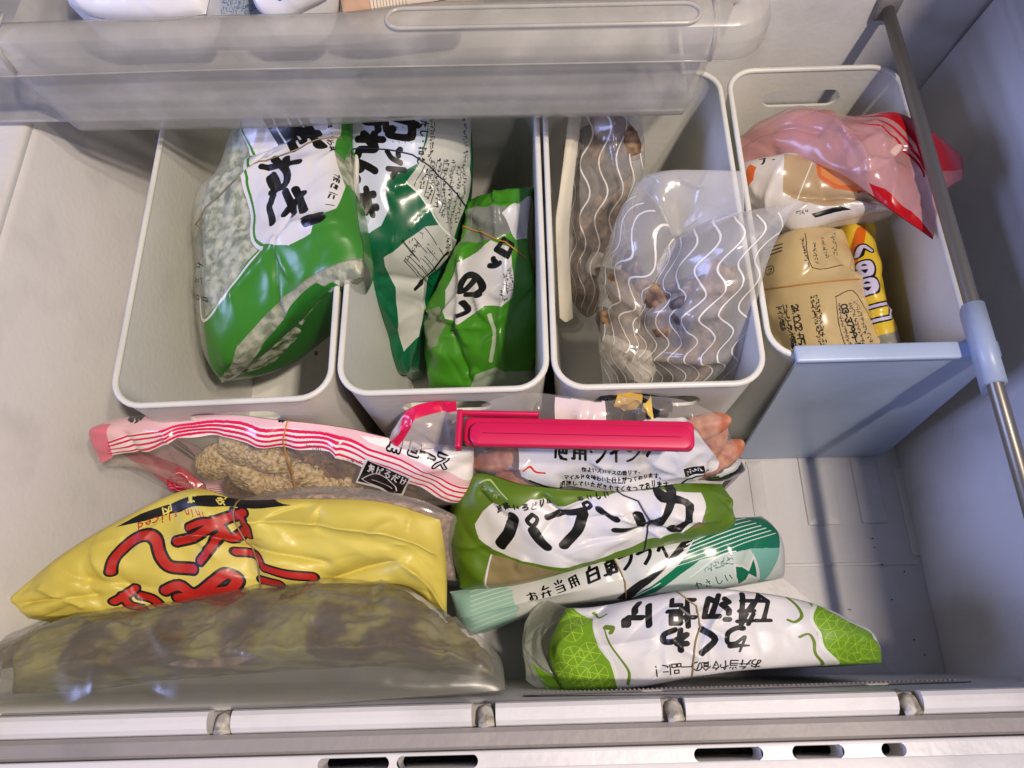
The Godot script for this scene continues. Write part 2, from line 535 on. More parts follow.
func build_counter() -> void:
	# end panel of the kitchen counter right of the drawer; its top edge shades the drawer's right side
	var o := thing("kitchen_counter", "pale end panel of the kitchen counter right of the drawer", "counter", Vector3(0.41, 0, -0.2))
	part("end_panel", block(Vector3(0.41, -0.1, -0.8), Vector3(0.43, 0.85, 0.35), 0.002), mats.drawer, o)
	part("worktop_edge", block(Vector3(0.4, 0.8505, -0.8), Vector3(0.47, 0.875, 0.37), 0.003), mats.seal, o)

func lip(x0: float, x1: float) -> ArrayMesh:
	var prof := [[FRONT, 0.176]]
	for k in 7:
		var a := PI - PI * k / 6.0
		prof.append([-0.0028 + 0.0062 * cos(a), 0.1965 + 0.005 * sin(a) - 0.002 * k / 6.0])
	prof.append([0.0034, 0.176])
	return prism_x(prof, x0, x1)

func slot_bar(x0: float, x1: float, z0: float, z1: float) -> ArrayMesh:
	# bar between two slots, its ends hollowed so that the slots have round ends
	var outline := PackedVector2Array()
	var zc := (z0 + z1) * 0.5
	var r := (z1 - z0) * 0.5
	for k in 9:
		var a := -PI / 2 + PI * k / 8.0
		outline.append(Vector2(x0 - r + r * cos(a), zc + r * sin(a)))
	for k in 9:
		var a := PI / 2 - PI * k / 8.0
		outline.append(Vector2(x1 + r - r * cos(a), zc + r * sin(a)))
	var st := SurfaceTool.new()
	st.begin(Mesh.PRIMITIVE_TRIANGLES)
	st.set_smooth_group(-1)
	var tri := Geometry2D.triangulate_polygon(outline)
	for y in [0.2012, 0.18]:
		for i in tri:
			st.add_vertex(Vector3(outline[i].x, y, outline[i].y))
	for i in outline.size():
		var a := outline[i]
		var b := outline[(i + 1) % outline.size()]
		for q in [[a, 0.2012], [b, 0.2012], [a, 0.18], [a, 0.18], [b, 0.2012], [b, 0.18]]:
			st.add_vertex(Vector3(q[0].x, q[1], q[0].y))
	st.generate_normals()
	return st.commit()

# ---------------------------------------------------------------- bins
func bin_mesh(w: float, l: float, h: float) -> ArrayMesh:
	# tapered open box with a rounded rim and a hand slot in each end wall
	var levels := [0.0, 0.25, 0.5, 0.72, 0.8, -1.0, -2.0, 0.94, 1.0]
	var slot_y := 0.862 * h
	var half := 0.0085
	var hl := 0.03
	var shells := []
	for inner in [0, 1]:
		var rows := []
		for lv in levels:
			var row := PackedVector3Array()
			var f: float = lv if lv >= 0.0 else 0.862
			for q in bin_ring(w, l, f, 0.0022 * inner):
				var y := maxf(f * h, 0.0 if inner == 0 else 0.003)
				if lv < 0.0:
					var edge := absf(q.x) - (hl - half)
					var k := half if edge <= 0.0 else half * sqrt(maxf(0.0, 1.0 - edge * edge / (half * half)))
					if absf(q.z) < l * 0.5 - 0.016 or absf(q.x) > hl:
						k = 0.0
					y = slot_y + (-k if lv == -1.0 else k)
				row.append(Vector3(q.x, y, q.z))
			rows.append(row)
		shells.append(rows)
	var st := SurfaceTool.new()
	st.begin(Mesh.PRIMITIVE_TRIANGLES)
	st.set_smooth_group(0)
	var at := 0
	for s in 2:
		at = add_grid(st, shells[s].slice(0, 6), [], s == 1, false, at)
		at = add_grid(st, shells[s].slice(6), [], s == 1, false, at)
	st.set_smooth_group(1)
	for j in [5, 6]:
		at = add_grid(st, [shells[0][j], shells[1][j]], [], j == 6, false, at)
	# bottom, outside and inside
	for s in 2:
		var ring: PackedVector3Array = shells[s][0]
		var mid := PackedVector3Array()
		for q in ring:
			mid.append(Vector3(q.x * 0.02, q.y, q.z * 0.02))
		st.set_smooth_group(2 + s)
		at = add_grid(st, [mid, ring], [], s == 1, false, at)
	st.generate_normals()
	return st.commit()

func bin_ring(w: float, l: float, f: float, t: float) -> PackedVector3Array:
	var k := 0.0085 * (1.0 - f) + 0.004 * pow(1.0 - f, 6.0)
	var x1 := w * 0.5 - k - t
	var z1 := l * 0.5 - k - t
	var r := 0.021 - t
	var out := PackedVector3Array()
	for q in [[1, 1, 0.0], [-1, 1, 0.5 * PI], [-1, -1, PI], [1, -1, 1.5 * PI]]:
		for i in 9:
			var a: float = q[2] + 0.5 * PI * i / 8.0
			out.append(Vector3(q[0] * (x1 - r) + r * cos(a), 0, q[1] * (z1 - r) + r * sin(a)))
		if q[0] == q[1] or true:
			# extra points along the end walls, dense where the slot is
			if q[2] == 0.0 or q[2] == PI:
				var s: float = -q[0]
				for i in range(1, 40):
					out.append(Vector3(-s * (0.034 - 0.068 * i / 40.0), 0, q[1] * z1))
	out.append(out[0])
	return out

func build_bins() -> void:
	var spots := [
		[-0.2035, 0.143, 1.2, "white storage bin holding the bright green leek bag"],
		[-0.0585, 0.135, 0.3, "white storage bin holding a dark green and a bright green bag"],
		[0.0805, 0.1345, 0.0, "white storage bin holding two clear bags printed with white waves"],
		[0.2172, 0.129, -0.4, "white storage bin beside the steel rod, holding the plump cream bag"]]
	for s in spots:
		var l := 0.262 if s[0] < 0.2 else 0.243
		var o := thing("storage_bin", s[3], "bin", Vector3(s[0], 0.0005, (-0.3225 if s[0] < 0.2 else -0.331) + (0.004 if s[2] > 1.0 else 0.0)), "white bins standing in the drawer")
		o.rotation.y = deg_to_rad(s[2])
		var b := MeshInstance3D.new()
		b.name = "body"
		b.mesh = bin_mesh(s[1], l, 0.2)
		b.material_override = mats.bin
		o.add_child(b)
		var rim := MeshInstance3D.new()
		rim.name = "rim"
		var ring := bin_ring(s[1], l, 1.0, 0.0008)
		ring.resize(ring.size() - 1)
		for i in ring.size():
			ring[i].y = 0.2
		rim.mesh = tube_mesh(ring, 0.0021, 10, true)
		rim.material_override = mats.bin
		o.add_child(rim)

# ---------------------------------------------------------------- upper tray
func build_tray() -> void:
	var y0 := 0.231
	var zf := -0.384
	var o := thing("sliding_tray", "frosted grey see-through sliding tray overhanging the bins", "tray", Vector3(-0.12, y0, -0.46))
	var x0 := -0.322
	var x1 := 0.113
	# front wall: lower edge lifts slightly towards the middle
	var rows := []
	for f in [0.0, 0.04, 0.12, 0.4, 0.8, 1.0]:
		var row := PackedVector3Array()
		for i in 61:
			var t := i / 60.0
			var x := lerpf(x0, x1, t)
			var lift := 0.0065 * smoothstep(0.3, 0.62, t)
			var ends := pow(maxf(0.0, absf(t - 0.5) * 2.0 - 0.96) / 0.04, 2.0) * 0.012
			var y := lerpf(y0 + lift, 0.296, f)
			row.append(Vector3(x + (f * 0.006 if t > 0.5 else -f * 0.012), y, zf - (0.006 if f == 0.0 else 0.0015 if f < 0.05 else 0.0) + 0.004 * f - ends))
		rows.append(row)
	part("front_wall", grid_mesh(rows), mats.tray, o)
	# ends and bottom
	for e in [[x0, -0.012], [x1, 0.006]]:
		part("end_wall", grid_mesh([PackedVector3Array([Vector3(e[0], y0 + 0.003, zf - 0.028), Vector3(e[0], y0, -0.6)]), PackedVector3Array([Vector3(e[0] + e[1], 0.296, zf - 0.02), Vector3(e[0] + e[1], 0.296, -0.6)])]), mats.tray, o)
	part("bottom", block(Vector3(x0 - 0.12, y0 + 0.006, -0.72), Vector3(x1 - 0.004, y0 + 0.0085, zf - 0.006), 0.001), mats.tray, o)
	# rolled flange round the top
	var prof := [[0.0, 0.2945], [0.0058, 0.2945], [0.0064, 0.2948], [0.0065, 0.2954], [0.0065, 0.3075], [0.0063, 0.3083], [0.0034, 0.3165], [0.0028, 0.3172], [-0.004, 0.3195], [-0.011, 0.3185], [-0.0155, 0.316], [-0.017, 0.306], [-0.0175, 0.29]]
	var fl := []
	for q in prof:
		var row := PackedVector3Array()
		var r: float = 0.02 + q[0]
		for i in 40:
			var x := lerpf(-0.37, 0.142 - 0.02, i / 39.0)
			var wide := 1.0 + 0.5 * smoothstep(-0.12, -0.05, x) if q[0] < -0.005 else 1.0
			row.append(Vector3(x, q[1] + 0.0025 * smoothstep(0.02, 0.4, i / 39.0), zf + q[0] * wide + 0.003))
		for i in range(1, 13):
			var a := PI / 2 * i / 12.0
			row.append(Vector3(0.122 + r * sin(a), q[1] + 0.0025, zf - 0.017 + r * cos(a)))
		for i in range(1, 6):
			row.append(Vector3(0.122 + r, q[1] + 0.0025, zf - 0.017 - 0.04 * i))
		fl.append(row)
	part("flange", grid_mesh(fl), mats.tray, o)
	var lower_edge := PackedVector3Array()
	for i in 20:
		lower_edge.append(Vector3(lerpf(-0.37, 0.122, i / 19.0), 0.2946 + 0.0025 * smoothstep(0.02, 0.4, i / 19.0), zf + 0.0092))
	part("edge_bead", tube_mesh(lower_edge, 0.0008, 6), mats.tray, o)
	# grip recess: raised bead and sunken plate on the flange
	var bead := PackedVector3Array()
	for i in 12:
		var a := PI / 2 + PI * i / 11.0
		bead.append(Vector3(-0.072 + 0.009 * cos(a), 0.3225, zf - 0.002 + 0.008 * sin(a)))
	for i in 12:
		var a := -PI / 2 + PI * i / 11.0
		bead.append(Vector3(0.094 + 0.009 * cos(a), 0.3225, zf - 0.002 + 0.008 * sin(a)))
	part("grip_bead", tube_mesh(bead, 0.0013, 8, true), mats.tray, o)
	for k in [0.112, -0.318]:
		part("rib", tube_mesh(PackedVector3Array([Vector3(k, 0.298, zf + 0.0096), Vector3(k, 0.312, zf + 0.0096), Vector3(k, 0.3215, zf), Vector3(k, 0.321, zf - 0.015)]), 0.0014, 8), mats.tray, o)

	for n in o.get_children():
		var turn := Basis(Vector3.UP, -0.024)
		var pivot := Vector3(-0.33, 0, zf) - o.position
		n.basis = turn
		n.position = pivot + turn * (n.position - pivot)

func build_divider() -> void:
	# upright plate clipped to the steel rod
	var a := px(797, 362, 0.2)
	var z := a.z
	var o := thing("divider_plate", "pale blue-white plastic divider plate clipped to the steel rod", "divider", Vector3(0.25, 0, z))
	var plate := PackedVector2Array()
	for q in [[0.168, 0.204], [0.291, 0.204], [0.294, 0.19]]:
		plate.append(Vector2(q[0], q[1]))
	for k in 5:
		var t := PI / 2 * k / 4.0
		plate.append(Vector2(0.289 + 0.012 * cos(t) , 0.014 - 0.012 * sin(t)))
	for k in 5:
		var t := PI / 2 * k / 4.0
		plate.append(Vector2(0.188 - 0.012 * sin(t), 0.014 - 0.012 * cos(t)))
	var st := SurfaceTool.new()
	st.begin(Mesh.PRIMITIVE_TRIANGLES)
	st.set_smooth_group(-1)
	var tri := Geometry2D.triangulate_polygon(plate)
	for s in [-0.0012, 0.0012]:
		for i in tri:
			st.add_vertex(Vector3(plate[i].x, plate[i].y, z + s))
	for i in plate.size():
		var p := plate[i]
		var q := plate[(i + 1) % plate.size()]
		for v in [[p, -0.0012], [q, -0.0012], [p, 0.0012], [p, 0.0012], [q, -0.0012], [q, 0.0012]]:
			st.add_vertex(Vector3(v[0].x, v[0].y, z + v[1]))
	st.generate_normals()
	part("plate", st.commit(), mats.divider, o)
	part("top_flange", block(Vector3(0.166, 0.2035, z - 0.0085), Vector3(0.293, 0.2075, z + 0.003), 0.0012), mats.divider, o)
	# sleeve round the rod
	var rows := []
	for zz in [-0.028, -0.0275, 0.026, 0.0265]:
		var ring := PackedVector3Array()
		for k in 25:
			var t := TAU * k / 24.0
			var r := 0.0048 if absf(zz) > 0.0275 or zz > 0.026 else 0.0068
			ring.append(Vector3(0.2765 + r * cos(t) + (0.005 * -sin(t) if sin(t) < 0.0 else 0.0), 0.218 + r * sin(t) * (2.9 if sin(t) < 0.0 and r > 0.006 else 1.0), z + zz))
		rows.append(ring)
	part("sleeve", grid_mesh(rows), mats.divider, o)
# ---------------------------------------------------------------- bags
func edge(key: String, side: String, count: int) -> PackedVector3Array:
	var p := PackedVector3Array()
	for q in BAGS[key][side]:
		p.append(px(q[0], q[1], q[2]))
	return sample(p, count)

func make_patch(key: String, o: Dictionary) -> Dictionary:
	# a pouch between four edges: a puffed, creased face and a body below it
	var nu: int = o.get("nu", 72)
	var nv: int = o.get("nv", 44)
	var top := edge(key, "t", nu + 1)
	var bot := edge(key, "b", nu + 1)
	var lef := edge(key, "l", nv + 1)
	var rig := edge(key, "r", nv + 1)
	var s := []
	for j in nv + 1:
		var v := float(j) / nv
		var row := PackedVector3Array()
		for i in nu + 1:
			var u := float(i) / nu
			row.append(top[i] * (1 - v) + bot[i] * v + lef[j] * (1 - u) + rig[j] * u - (top[0] * (1 - u) * (1 - v) + top[nu] * u * (1 - v) + bot[0] * (1 - u) * v + bot[nu] * u * v))
		s.append(row)
	var wm := 0.0
	var hm := 0.0
	var mj := nv / 2
	var mi := nu / 2
	for i in nu:
		wm += s[mj][i].distance_to(s[mj][i + 1])
	for j in nv:
		hm += s[j][mi].distance_to(s[j + 1][mi])
	var rad: float = o.get("rad", 0.42 * minf(wm, hm))
	var fold := FastNoiseLite.new()
	fold.noise_type = FastNoiseLite.TYPE_SIMPLEX_SMOOTH
	fold.seed = o.get("seed", key.length() * 7)
	fold.frequency = 1.0
	fold.fractal_octaves = 2
	var amp: float = o.get("wrinkle", 0.0022)
	var st: Vector2 = o.get("grain", Vector2.ONE)
	var cells := FastNoiseLite.new()
	cells.noise_type = FastNoiseLite.TYPE_CELLULAR
	cells.cellular_return_type = FastNoiseLite.RETURN_DISTANCE
	cells.cellular_distance_function = FastNoiseLite.DISTANCE_EUCLIDEAN
	cells.fractal_type = FastNoiseLite.FRACTAL_NONE
	cells.frequency = 1.0
	cells.seed = fold.seed
	var rng := RandomNumberGenerator.new()
	rng.seed = fold.seed + 500
	var lines := []
	for k in int(o.get("folds", 14)):
		var a := rng.randf() * PI
		lines.append([Vector2(rng.randf() * wm, rng.randf() * hm), Vector2(cos(a), sin(a)), rng.randf_range(0.008, 0.03), rng.randf_range(-1.2, 1.4)])
	var body: Vector3 = o.get("body", Vector3(0, -0.08, 0))
	var rest: float = o.get("rest", 0.004)
	var front := []
	var back := []
	var nrm := []
	for j in nv + 1:
		var fr := PackedVector3Array()
		var br := PackedVector3Array()
		var nr := PackedVector3Array()
		var v := float(j) / nv
		for i in nu + 1:
			var u := float(i) / nu
			var du: Vector3 = s[j][mini(i + 1, nu)] - s[j][maxi(i - 1, 0)]
			var dv: Vector3 = s[mini(j + 1, nv)][i] - s[maxi(j - 1, 0)][i]
			var n := dv.cross(du)
			n = n.normalized() if n.length() > 1e-9 else Vector3.UP
			if n.y < 0.0:
				n = -n
			var prof := pillow(minf(u, 1 - u) * wm / rad) * pillow(minf(v, 1 - v) * hm / rad)
			var squeeze := 1.0
			for p in o.get("pinch", []):
				squeeze *= 1.0 - p[2] * exp(-pow((u - p[0]) / p[1], 2.0))
			for p in o.get("pinch_v", []):
				squeeze *= 1.0 - p[2] * exp(-pow((v - p[0]) / p[1], 2.0))
			var lift: float = o.get("bulge", 0.015) * prof * squeeze
			for b in o.get("bumps", []):
				lift += b[4] * exp(-pow((u - b[0]) / b[2], 2.0) - pow((v - b[1]) / b[3], 2.0))
			for c in o.get("creases", []):
				var a := Vector2(c[0] * wm, c[1] * hm)
				var e := Vector2(c[2] * wm, c[3] * hm)
				var q := Vector2(u * wm, v * hm)
				var d := q.distance_to(Geometry2D.get_closest_point_to_segment(q, a, e))
				lift += c[5] * exp(-absf(d) / c[4]) * minf(1.0, prof * 3.0)
			var q2 := Vector2(u * wm, v * hm)
			var soft := fold.get_noise_2d(q2.x * 17.0 * st.x, q2.y * 17.0 * st.y)
			var warp := Vector2(fold.get_noise_2d(q2.x * 30.0, q2.y * 30.0 + 7.0), fold.get_noise_2d(q2.x * 30.0 + 19.0, q2.y * 30.0)) * 0.25
			var facet := 1.0 + cells.get_noise_2d(q2.x * 34.0 * st.x + warp.x, q2.y * 34.0 * st.y + warp.y)
			var folds := 0.0
			for k in lines.size():
				var l: Array = lines[k]
				var off: Vector2 = q2 - l[0]
				var along: float = off.dot(l[1])
				var across: float = off.dot(Vector2(-l[1].y, l[1].x)) + 0.12 * along * along / l[2]
				if absf(along) < l[2] and absf(across) < 0.018:
					folds += l[3] * (1.0 - pow(along / l[2], 2.0)) * exp(-absf(across) / (0.0016 if across > 0.0 else 0.006))
			lift += (amp * (1.3 * soft + 0.8 * (facet - 0.5)) + amp * folds) * minf(1.0, 0.12 + prof * 1.5)
			fr.append(s[j][i] + n * lift)
			var bk: Vector3 = s[j][i] + body * prof * squeeze - n * 0.0006
			bk.y = maxf(bk.y, rest + 0.002 * (1.0 - prof))
			br.append(bk)
			nr.append(n)
		front.append(fr)
		back.append(br)
		nrm.append(nr)
	var d := {"nu": nu, "nv": nv, "front": front, "back": back, "n": nrm, "wm": wm, "hm": hm}
	patches[key] = d
	return d

func pillow(t: float) -> float:
	t = clampf(t, 0.0, 1.0)
	return sqrt(1.0 - (1.0 - t) * (1.0 - t))

func at_uv(rows: Array, u: float, v: float) -> Vector3:
	var nv := rows.size() - 1
	var nu: int = rows[0].size() - 1
	var x := clampf(u, 0, 1) * nu
	var y := clampf(v, 0, 1) * nv
	var i := mini(int(x), nu - 1)
	var j := mini(int(y), nv - 1)
	var a: Vector3 = rows[j][i].lerp(rows[j][i + 1], x - i)
	var b: Vector3 = rows[j + 1][i].lerp(rows[j + 1][i + 1], x - i)
	return a.lerp(b, y - j)

func pouch_mesh(d: Dictionary) -> ArrayMesh:
	var st := SurfaceTool.new()
	st.begin(Mesh.PRIMITIVE_TRIANGLES)
	st.set_smooth_group(0)
	var at := add_grid(st, d.front, [], false, false, 0)
	st.set_smooth_group(1)
	add_grid(st, d.back, [], true, false, at)
	st.generate_normals()
	return st.commit()

func inner_mesh(d: Dictionary, box: Rect2, sink: float, rough: float, freq: float, depth := 0.8) -> ArrayMesh:
	# what fills a pouch: a lumpy body a little inside the film
	var n := FastNoiseLite.new()
	n.seed = 5
	n.frequency = freq
	n.fractal_octaves = 3
	var nu := 90
	var nv := 60
	var fr := []
	var bk := []
	for j in nv + 1:
		var a := PackedVector3Array()
		var b := PackedVector3Array()
		for i in nu + 1:
			var u := box.position.x + box.size.x * i / nu
			var v := box.position.y + box.size.y * j / nv
			var p := at_uv(d.front, u, v)
			var q := at_uv(d.back, u, v)
			var m := at_uv(d.n, u, v).normalized()
			var t := pillow(minf(minf(i, nu - i) / (nu * 0.12), minf(j, nv - j) / (nv * 0.12)))
			var gap := p.distance_to(q)
			var low := (sink + rough * (n.get_noise_3dv(p) + 0.4))
			var f := p - m * minf(low, gap * 0.45)
			var g := p.lerp(q, depth) + Vector3(0, 0.002, 0)
			var c := f.lerp(g, 0.5)
			a.append(c.lerp(f, t))
			b.append(c.lerp(g, t))
		fr.append(a)
		bk.append(b)
	var st := SurfaceTool.new()
	st.begin(Mesh.PRIMITIVE_TRIANGLES)
	st.set_smooth_group(0)
	var at := add_grid(st, fr, [], false, false, 0)
	add_grid(st, bk, [], true, false, at)
	st.generate_normals()
	return st.commit()

func shell_mesh(d: Dictionary, off: float) -> ArrayMesh:
	# print laid on the outside of a clear face
	var rows := []
	for j in d.nv + 1:
		var r := PackedVector3Array()
		for i in d.nu + 1:
			r.append(d.front[j][i] + d.n[j][i] * off)
		rows.append(r)
	return grid_mesh(rows)

func lump_mesh(r: Vector3, sd: int, rough: float, freq: float) -> ArrayMesh:
	var n := FastNoiseLite.new()
	n.seed = sd
	n.frequency = freq
	n.fractal_octaves = 3
	var rows := []
	for j in 19:
		var row := PackedVector3Array()
		for i in 29:
			var a := TAU * i / 28.0
			var b := PI * j / 18.0
			var d := Vector3(sin(b) * cos(a), cos(b), sin(b) * sin(a))
			row.append(d * r * (1.0 + rough * n.get_noise_3dv(d * 10.0)))
		rows.append(row)
	return grid_mesh(rows)

func lump(called: String, d: Dictionary, u: float, v: float, r: Vector3, turn: float, sd: int, m: Material, parent: Node3D, rough := 0.35) -> void:
	var p := at_uv(d.front, u, v)
	var n := at_uv(d.n, u, v).normalized()
	var o := part(called, lump_mesh(r, sd, rough, 0.06), m, parent, p - n * (r.y + 0.002 + 0.17 * maxf(r.x, r.z)))
	var y := n
	var x := (Vector3.RIGHT - y * y.x).normalized().rotated(y, turn)
	o.basis = Basis(x, y, x.cross(y))

func bag(key: String, called: String, label: String, category: String, m: Material, o: Dictionary) -> Node3D:
	var d := make_patch(key, o)
	var c := at_uv(d.back, 0.5, 0.5)
	var t := thing(called, label, category, c)
	part("film", pouch_mesh(d), m, t)
	return t

func waves(w: int, h: int, count: int, v0: float, sd: int) -> Texture2D:
	var p := Paint.new(w, h, Color(1, 1, 1, 0))
	for i in count:
		var a := []
		for k in 33:
			var v := v0 + (1.02 - v0) * k / 32.0
			var x := w * (0.06 + 0.9 * i / (count - 1.0)) + minf(w, 120) * 0.045 * sin(v * 27.0 + i * 0.25 + sd) + w * 0.008 * sin(v * 13.0 + i)
			a.append_array([x, v * h])
		p.line(Color(0.93, 0.93, 0.92, 0.85), 1.2, a)
	return p.done()

func build_bin_bags() -> void:
	# --- first bin: chopped leek
	var t := bag("leek", "frozen_vegetable_bag", "bright green and white bag of chopped leek with a clear window", "food bag", printed_film(print_leek(), true, 0.34, 0.25), {"bulge": 0.02, "body": Vector3(0.012, -0.09, -0.012), "rest": 0.008, "seed": 4, "wrinkle": 0.0028, "folds": 26, "nu": 90, "nv": 100, "rad": 0.05,
		"creases": [[0.3, 0.78, 0.75, 0.72, 0.004, 0.004], [0.05, 0.3, 0.85, 0.22, 0.004, -0.006], [0.5, 0.9, 0.75, 0.6, 0.003, -0.003], [0.62, 0.72, 0.66, 0.86, 0.003, 0.003]], "pinch_v": [[0.24, 0.05, 0.35]]})
	part("chopped_leek", inner_mesh(patches.leek, Rect2(0.02, 0.02, 0.96, 0.96), 0.002, 0.0025, 110.0), speckle([Color(0.2, 0.28, 0.14), Color(0.42, 0.48, 0.32), Color(0.64, 0.67, 0.54), Color(0.76, 0.77, 0.67), Color(0.82, 0.82, 0.75)], 0.022, 9.0, 0.75, 0.03, 41), t)
	# --- second bin
	t = bag("spinach", "frozen_vegetable_bag", "dark green and pale blue bag of cut spinach, tied with a navy rubber band", "food bag", printed_film(print_spinach(), false), {"bulge": 0.024, "body": Vector3(0.005, -0.09, -0.01), "rest": 0.008, "seed": 9, "wrinkle": 0.003, "folds": 28, "nv": 90, "rad": 0.05,
		"creases": [[0.35, 0.3, 0.95, 0.22, 0.004, -0.006], [0.55, 0.26, 0.9, 0.5, 0.003, 0.005], [0.2, 0.55, 0.8, 0.54, 0.004, -0.006], [0.6, 0.55, 0.6, 0.95, 0.003, 0.004]]})
	t = bag("beans", "frozen_vegetable_bag", "small crumpled lime green bag with black lettering, beside the dark green bag", "food bag", printed_film(print_beans(), true), {"bulge": 0.018, "body": Vector3(0.0, -0.055, -0.01), "rest": 0.008, "seed": 14, "wrinkle": 0.0045, "folds": 40, "nv": 80, "rad": 0.035, "pinch_v": [[0.26, 0.06, 0.7]],
		"creases": [[0.3, 0.3, 0.5, 0.75, 0.003, 0.005], [0.7, 0.3, 0.75, 0.9, 0.003, 0.006], [0.4, 0.62, 0.45, 0.95, 0.003, -0.006], [0.55, 0.05, 0.6, 0.25, 0.002, 0.005]]})
	part("vegetables", inner_mesh(patches.beans, Rect2(0.05, 0.3, 0.9, 0.66), 0.006, 0.006, 90.0), speckle([Color(0.12, 0.22, 0.07), Color(0.26, 0.36, 0.14), Color(0.46, 0.5, 0.32)], 0.03, 20.0, 0.7, 0.1, 47), t)
	# --- third bin: reusable clear bags with white wave print
	for z in [["zip_a", "clear bag printed with white waves, standing beside the cream card", 9, 0.0, 3], ["zip_b", "open clear bag printed with white waves, leaning over the bin rim", 13, 0.06, 1]]:
		t = bag(z[0], "clear_freezer_bag", z[1], "freezer bag", clear_film(0.27 if z[0] == "zip_b" else 0.2, 0.16), {"bulge": 0.016, "body": Vector3(0.0, -0.07, -0.005), "rest": 0.008, "seed": z[4] + 20, "wrinkle": 0.003, "folds": 22, "rad": 0.04, "creases": ([[0.1, 0.45, 0.85, 0.5, 0.004, 0.006], [0.15, 0.72, 0.9, 0.78, 0.004, 0.006], [0.3, 0.1, 0.6, 0.4, 0.003, -0.004], [0.5, 0.35, 0.98, 0.4, 0.002, 0.005]] if z[0] == "zip_b" else [[0.55, 0.1, 0.75, 0.5, 0.003, 0.006], [0.3, 0.0, 0.35, 0.9, 0.004, 0.005]])})
		var d: Dictionary = patches[z[0]]
		var pm := printed_film(waves(163 if z[0] == "zip_b" else 90, 211, z[2] if z[0] == "zip_b" else 7, z[3], z[4]), true, 0.4)
		part("wave_print", shell_mesh(d, 0.0004), pm, t)
		var rng := RandomNumberGenerator.new()
		rng.seed = 77 + z[4]
		var tan := speckle([Color(0.3, 0.21, 0.15), Color(0.5, 0.38, 0.28), Color(0.66, 0.55, 0.42)], 0.012, 14.0, 0.6, 0.02, 51)
		var dark := speckle([Color(0.24, 0.21, 0.21), Color(0.36, 0.32, 0.32), Color(0.48, 0.43, 0.41)], 0.012, 14.0, 0.55, 0.02, 53)
		var pale := speckle([Color(0.6, 0.56, 0.52), Color(0.76, 0.72, 0.66), Color(0.85, 0.82, 0.78)], 0.012, 14.0, 0.6, 0.02, 57)
		for k in (26 if z[0] == "zip_b" else 14):
			var u := rng.randf_range(0.12, 0.86)
			var v := rng.randf_range(0.28 if z[0] == "zip_b" else 0.08, 0.92)
			var r := Vector3(rng.randf_range(0.012, 0.024), rng.randf_range(0.003, 0.005), rng.randf_range(0.009, 0.015))
			lump("food_piece", d, u, v, r, rng.randf() * TAU, k, [tan, dark, tan, dark, pale, tan][k % 6], t, 0.3)
		part("filling", inner_mesh(d, Rect2(0.1, 0.25, 0.78, 0.7), 0.014, 0.008, 70.0), tan, t)
	var flap := make_patch("zip_flap", {"bulge": 0.004, "body": Vector3(0, -0.001, 0), "wrinkle": 0.0015, "seed": 3})
	part("open_mouth", pouch_mesh(flap), clear_film(0.3, 0.2), t)
	var card := make_patch("card", {"bulge": 0.001, "body": Vector3(-0.0005, -0.0005, 0), "wrinkle": 0.0006, "seed": 2, "nu": 16})
	t = thing("paper_card", "cream card standing against the inside of the bin of clear bags", "card", at_uv(card.back, 0.5, 0.5))
	part("sheet", pouch_mesh(card), mat(Color(0.82, 0.8, 0.73), 0.7), t)
	# --- fourth bin
	t = bag("cheese", "food_bag", "plump cream bag with black date print and an orange rubber band", "food bag", printed_film(print_cheese(), false, 0.28), {"bulge": 0.011, "body": Vector3(0.0, -0.07, -0.01), "rest": 0.008, "seed": 33, "wrinkle": 0.0026, "folds": 24, "nv": 70, "rad": 0.03, "pinch_v": [[0.37, 0.05, 0.12]]})
	t = bag("potato", "snack_packet", "narrow yellow packet with orange stripe tucked beside the cream bag", "food bag", printed_film(print_potato(), false), {"bulge": 0.006, "body": Vector3(0.0, -0.1, -0.005), "rest": 0.008, "seed": 35, "wrinkle": 0.002, "rad": 0.012, "nu": 30})
	t = bag("pancake", "food_packet", "white packet with a golden brown food picture under the pink bag", "food bag", printed_film(print_pancake(), false), {"bulge": 0.012, "body": Vector3(0.0, -0.02, 0.0), "seed": 37, "wrinkle": 0.003, "rad": 0.02,
		"creases": [[0.35, 0.6, 0.98, 0.6, 0.0025, -0.006], [0.3, 0.05, 0.2, 0.95, 0.004, 0.004]]})
	t = bag("red_bag", "plastic_bag", "translucent pink plastic bag with red stripes poking under the steel rod", "food bag", printed_film(print_red_bag(), true, 0.22), {"bulge": 0.008, "bumps": [[0.35, 0.5, 0.25, 0.4, 0.008]], "body": Vector3(0.0, -0.014, -0.006), "seed": 39, "wrinkle": 0.003, "folds": 20, "rad": 0.03,
		"creases": [[0.4, 0.3, 0.62, 0.8, 0.003, 0.006], [0.05, 0.5, 0.4, 0.6, 0.005, -0.006], [0.6, 0.25, 0.75, 0.7, 0.003, 0.004]]})
	lump("contents", patches.red_bag, 0.66, 0.55, Vector3(0.022, 0.0035, 0.013), 0.5, 7, mat(Color(0.86, 0.74, 0.72), 0.6), t, 0.2)
	lump("contents", patches.red_bag, 0.33, 0.5, Vector3(0.024, 0.004, 0.012), 0.2, 9, mat(Color(0.7, 0.5, 0.48), 0.6), t, 0.2)

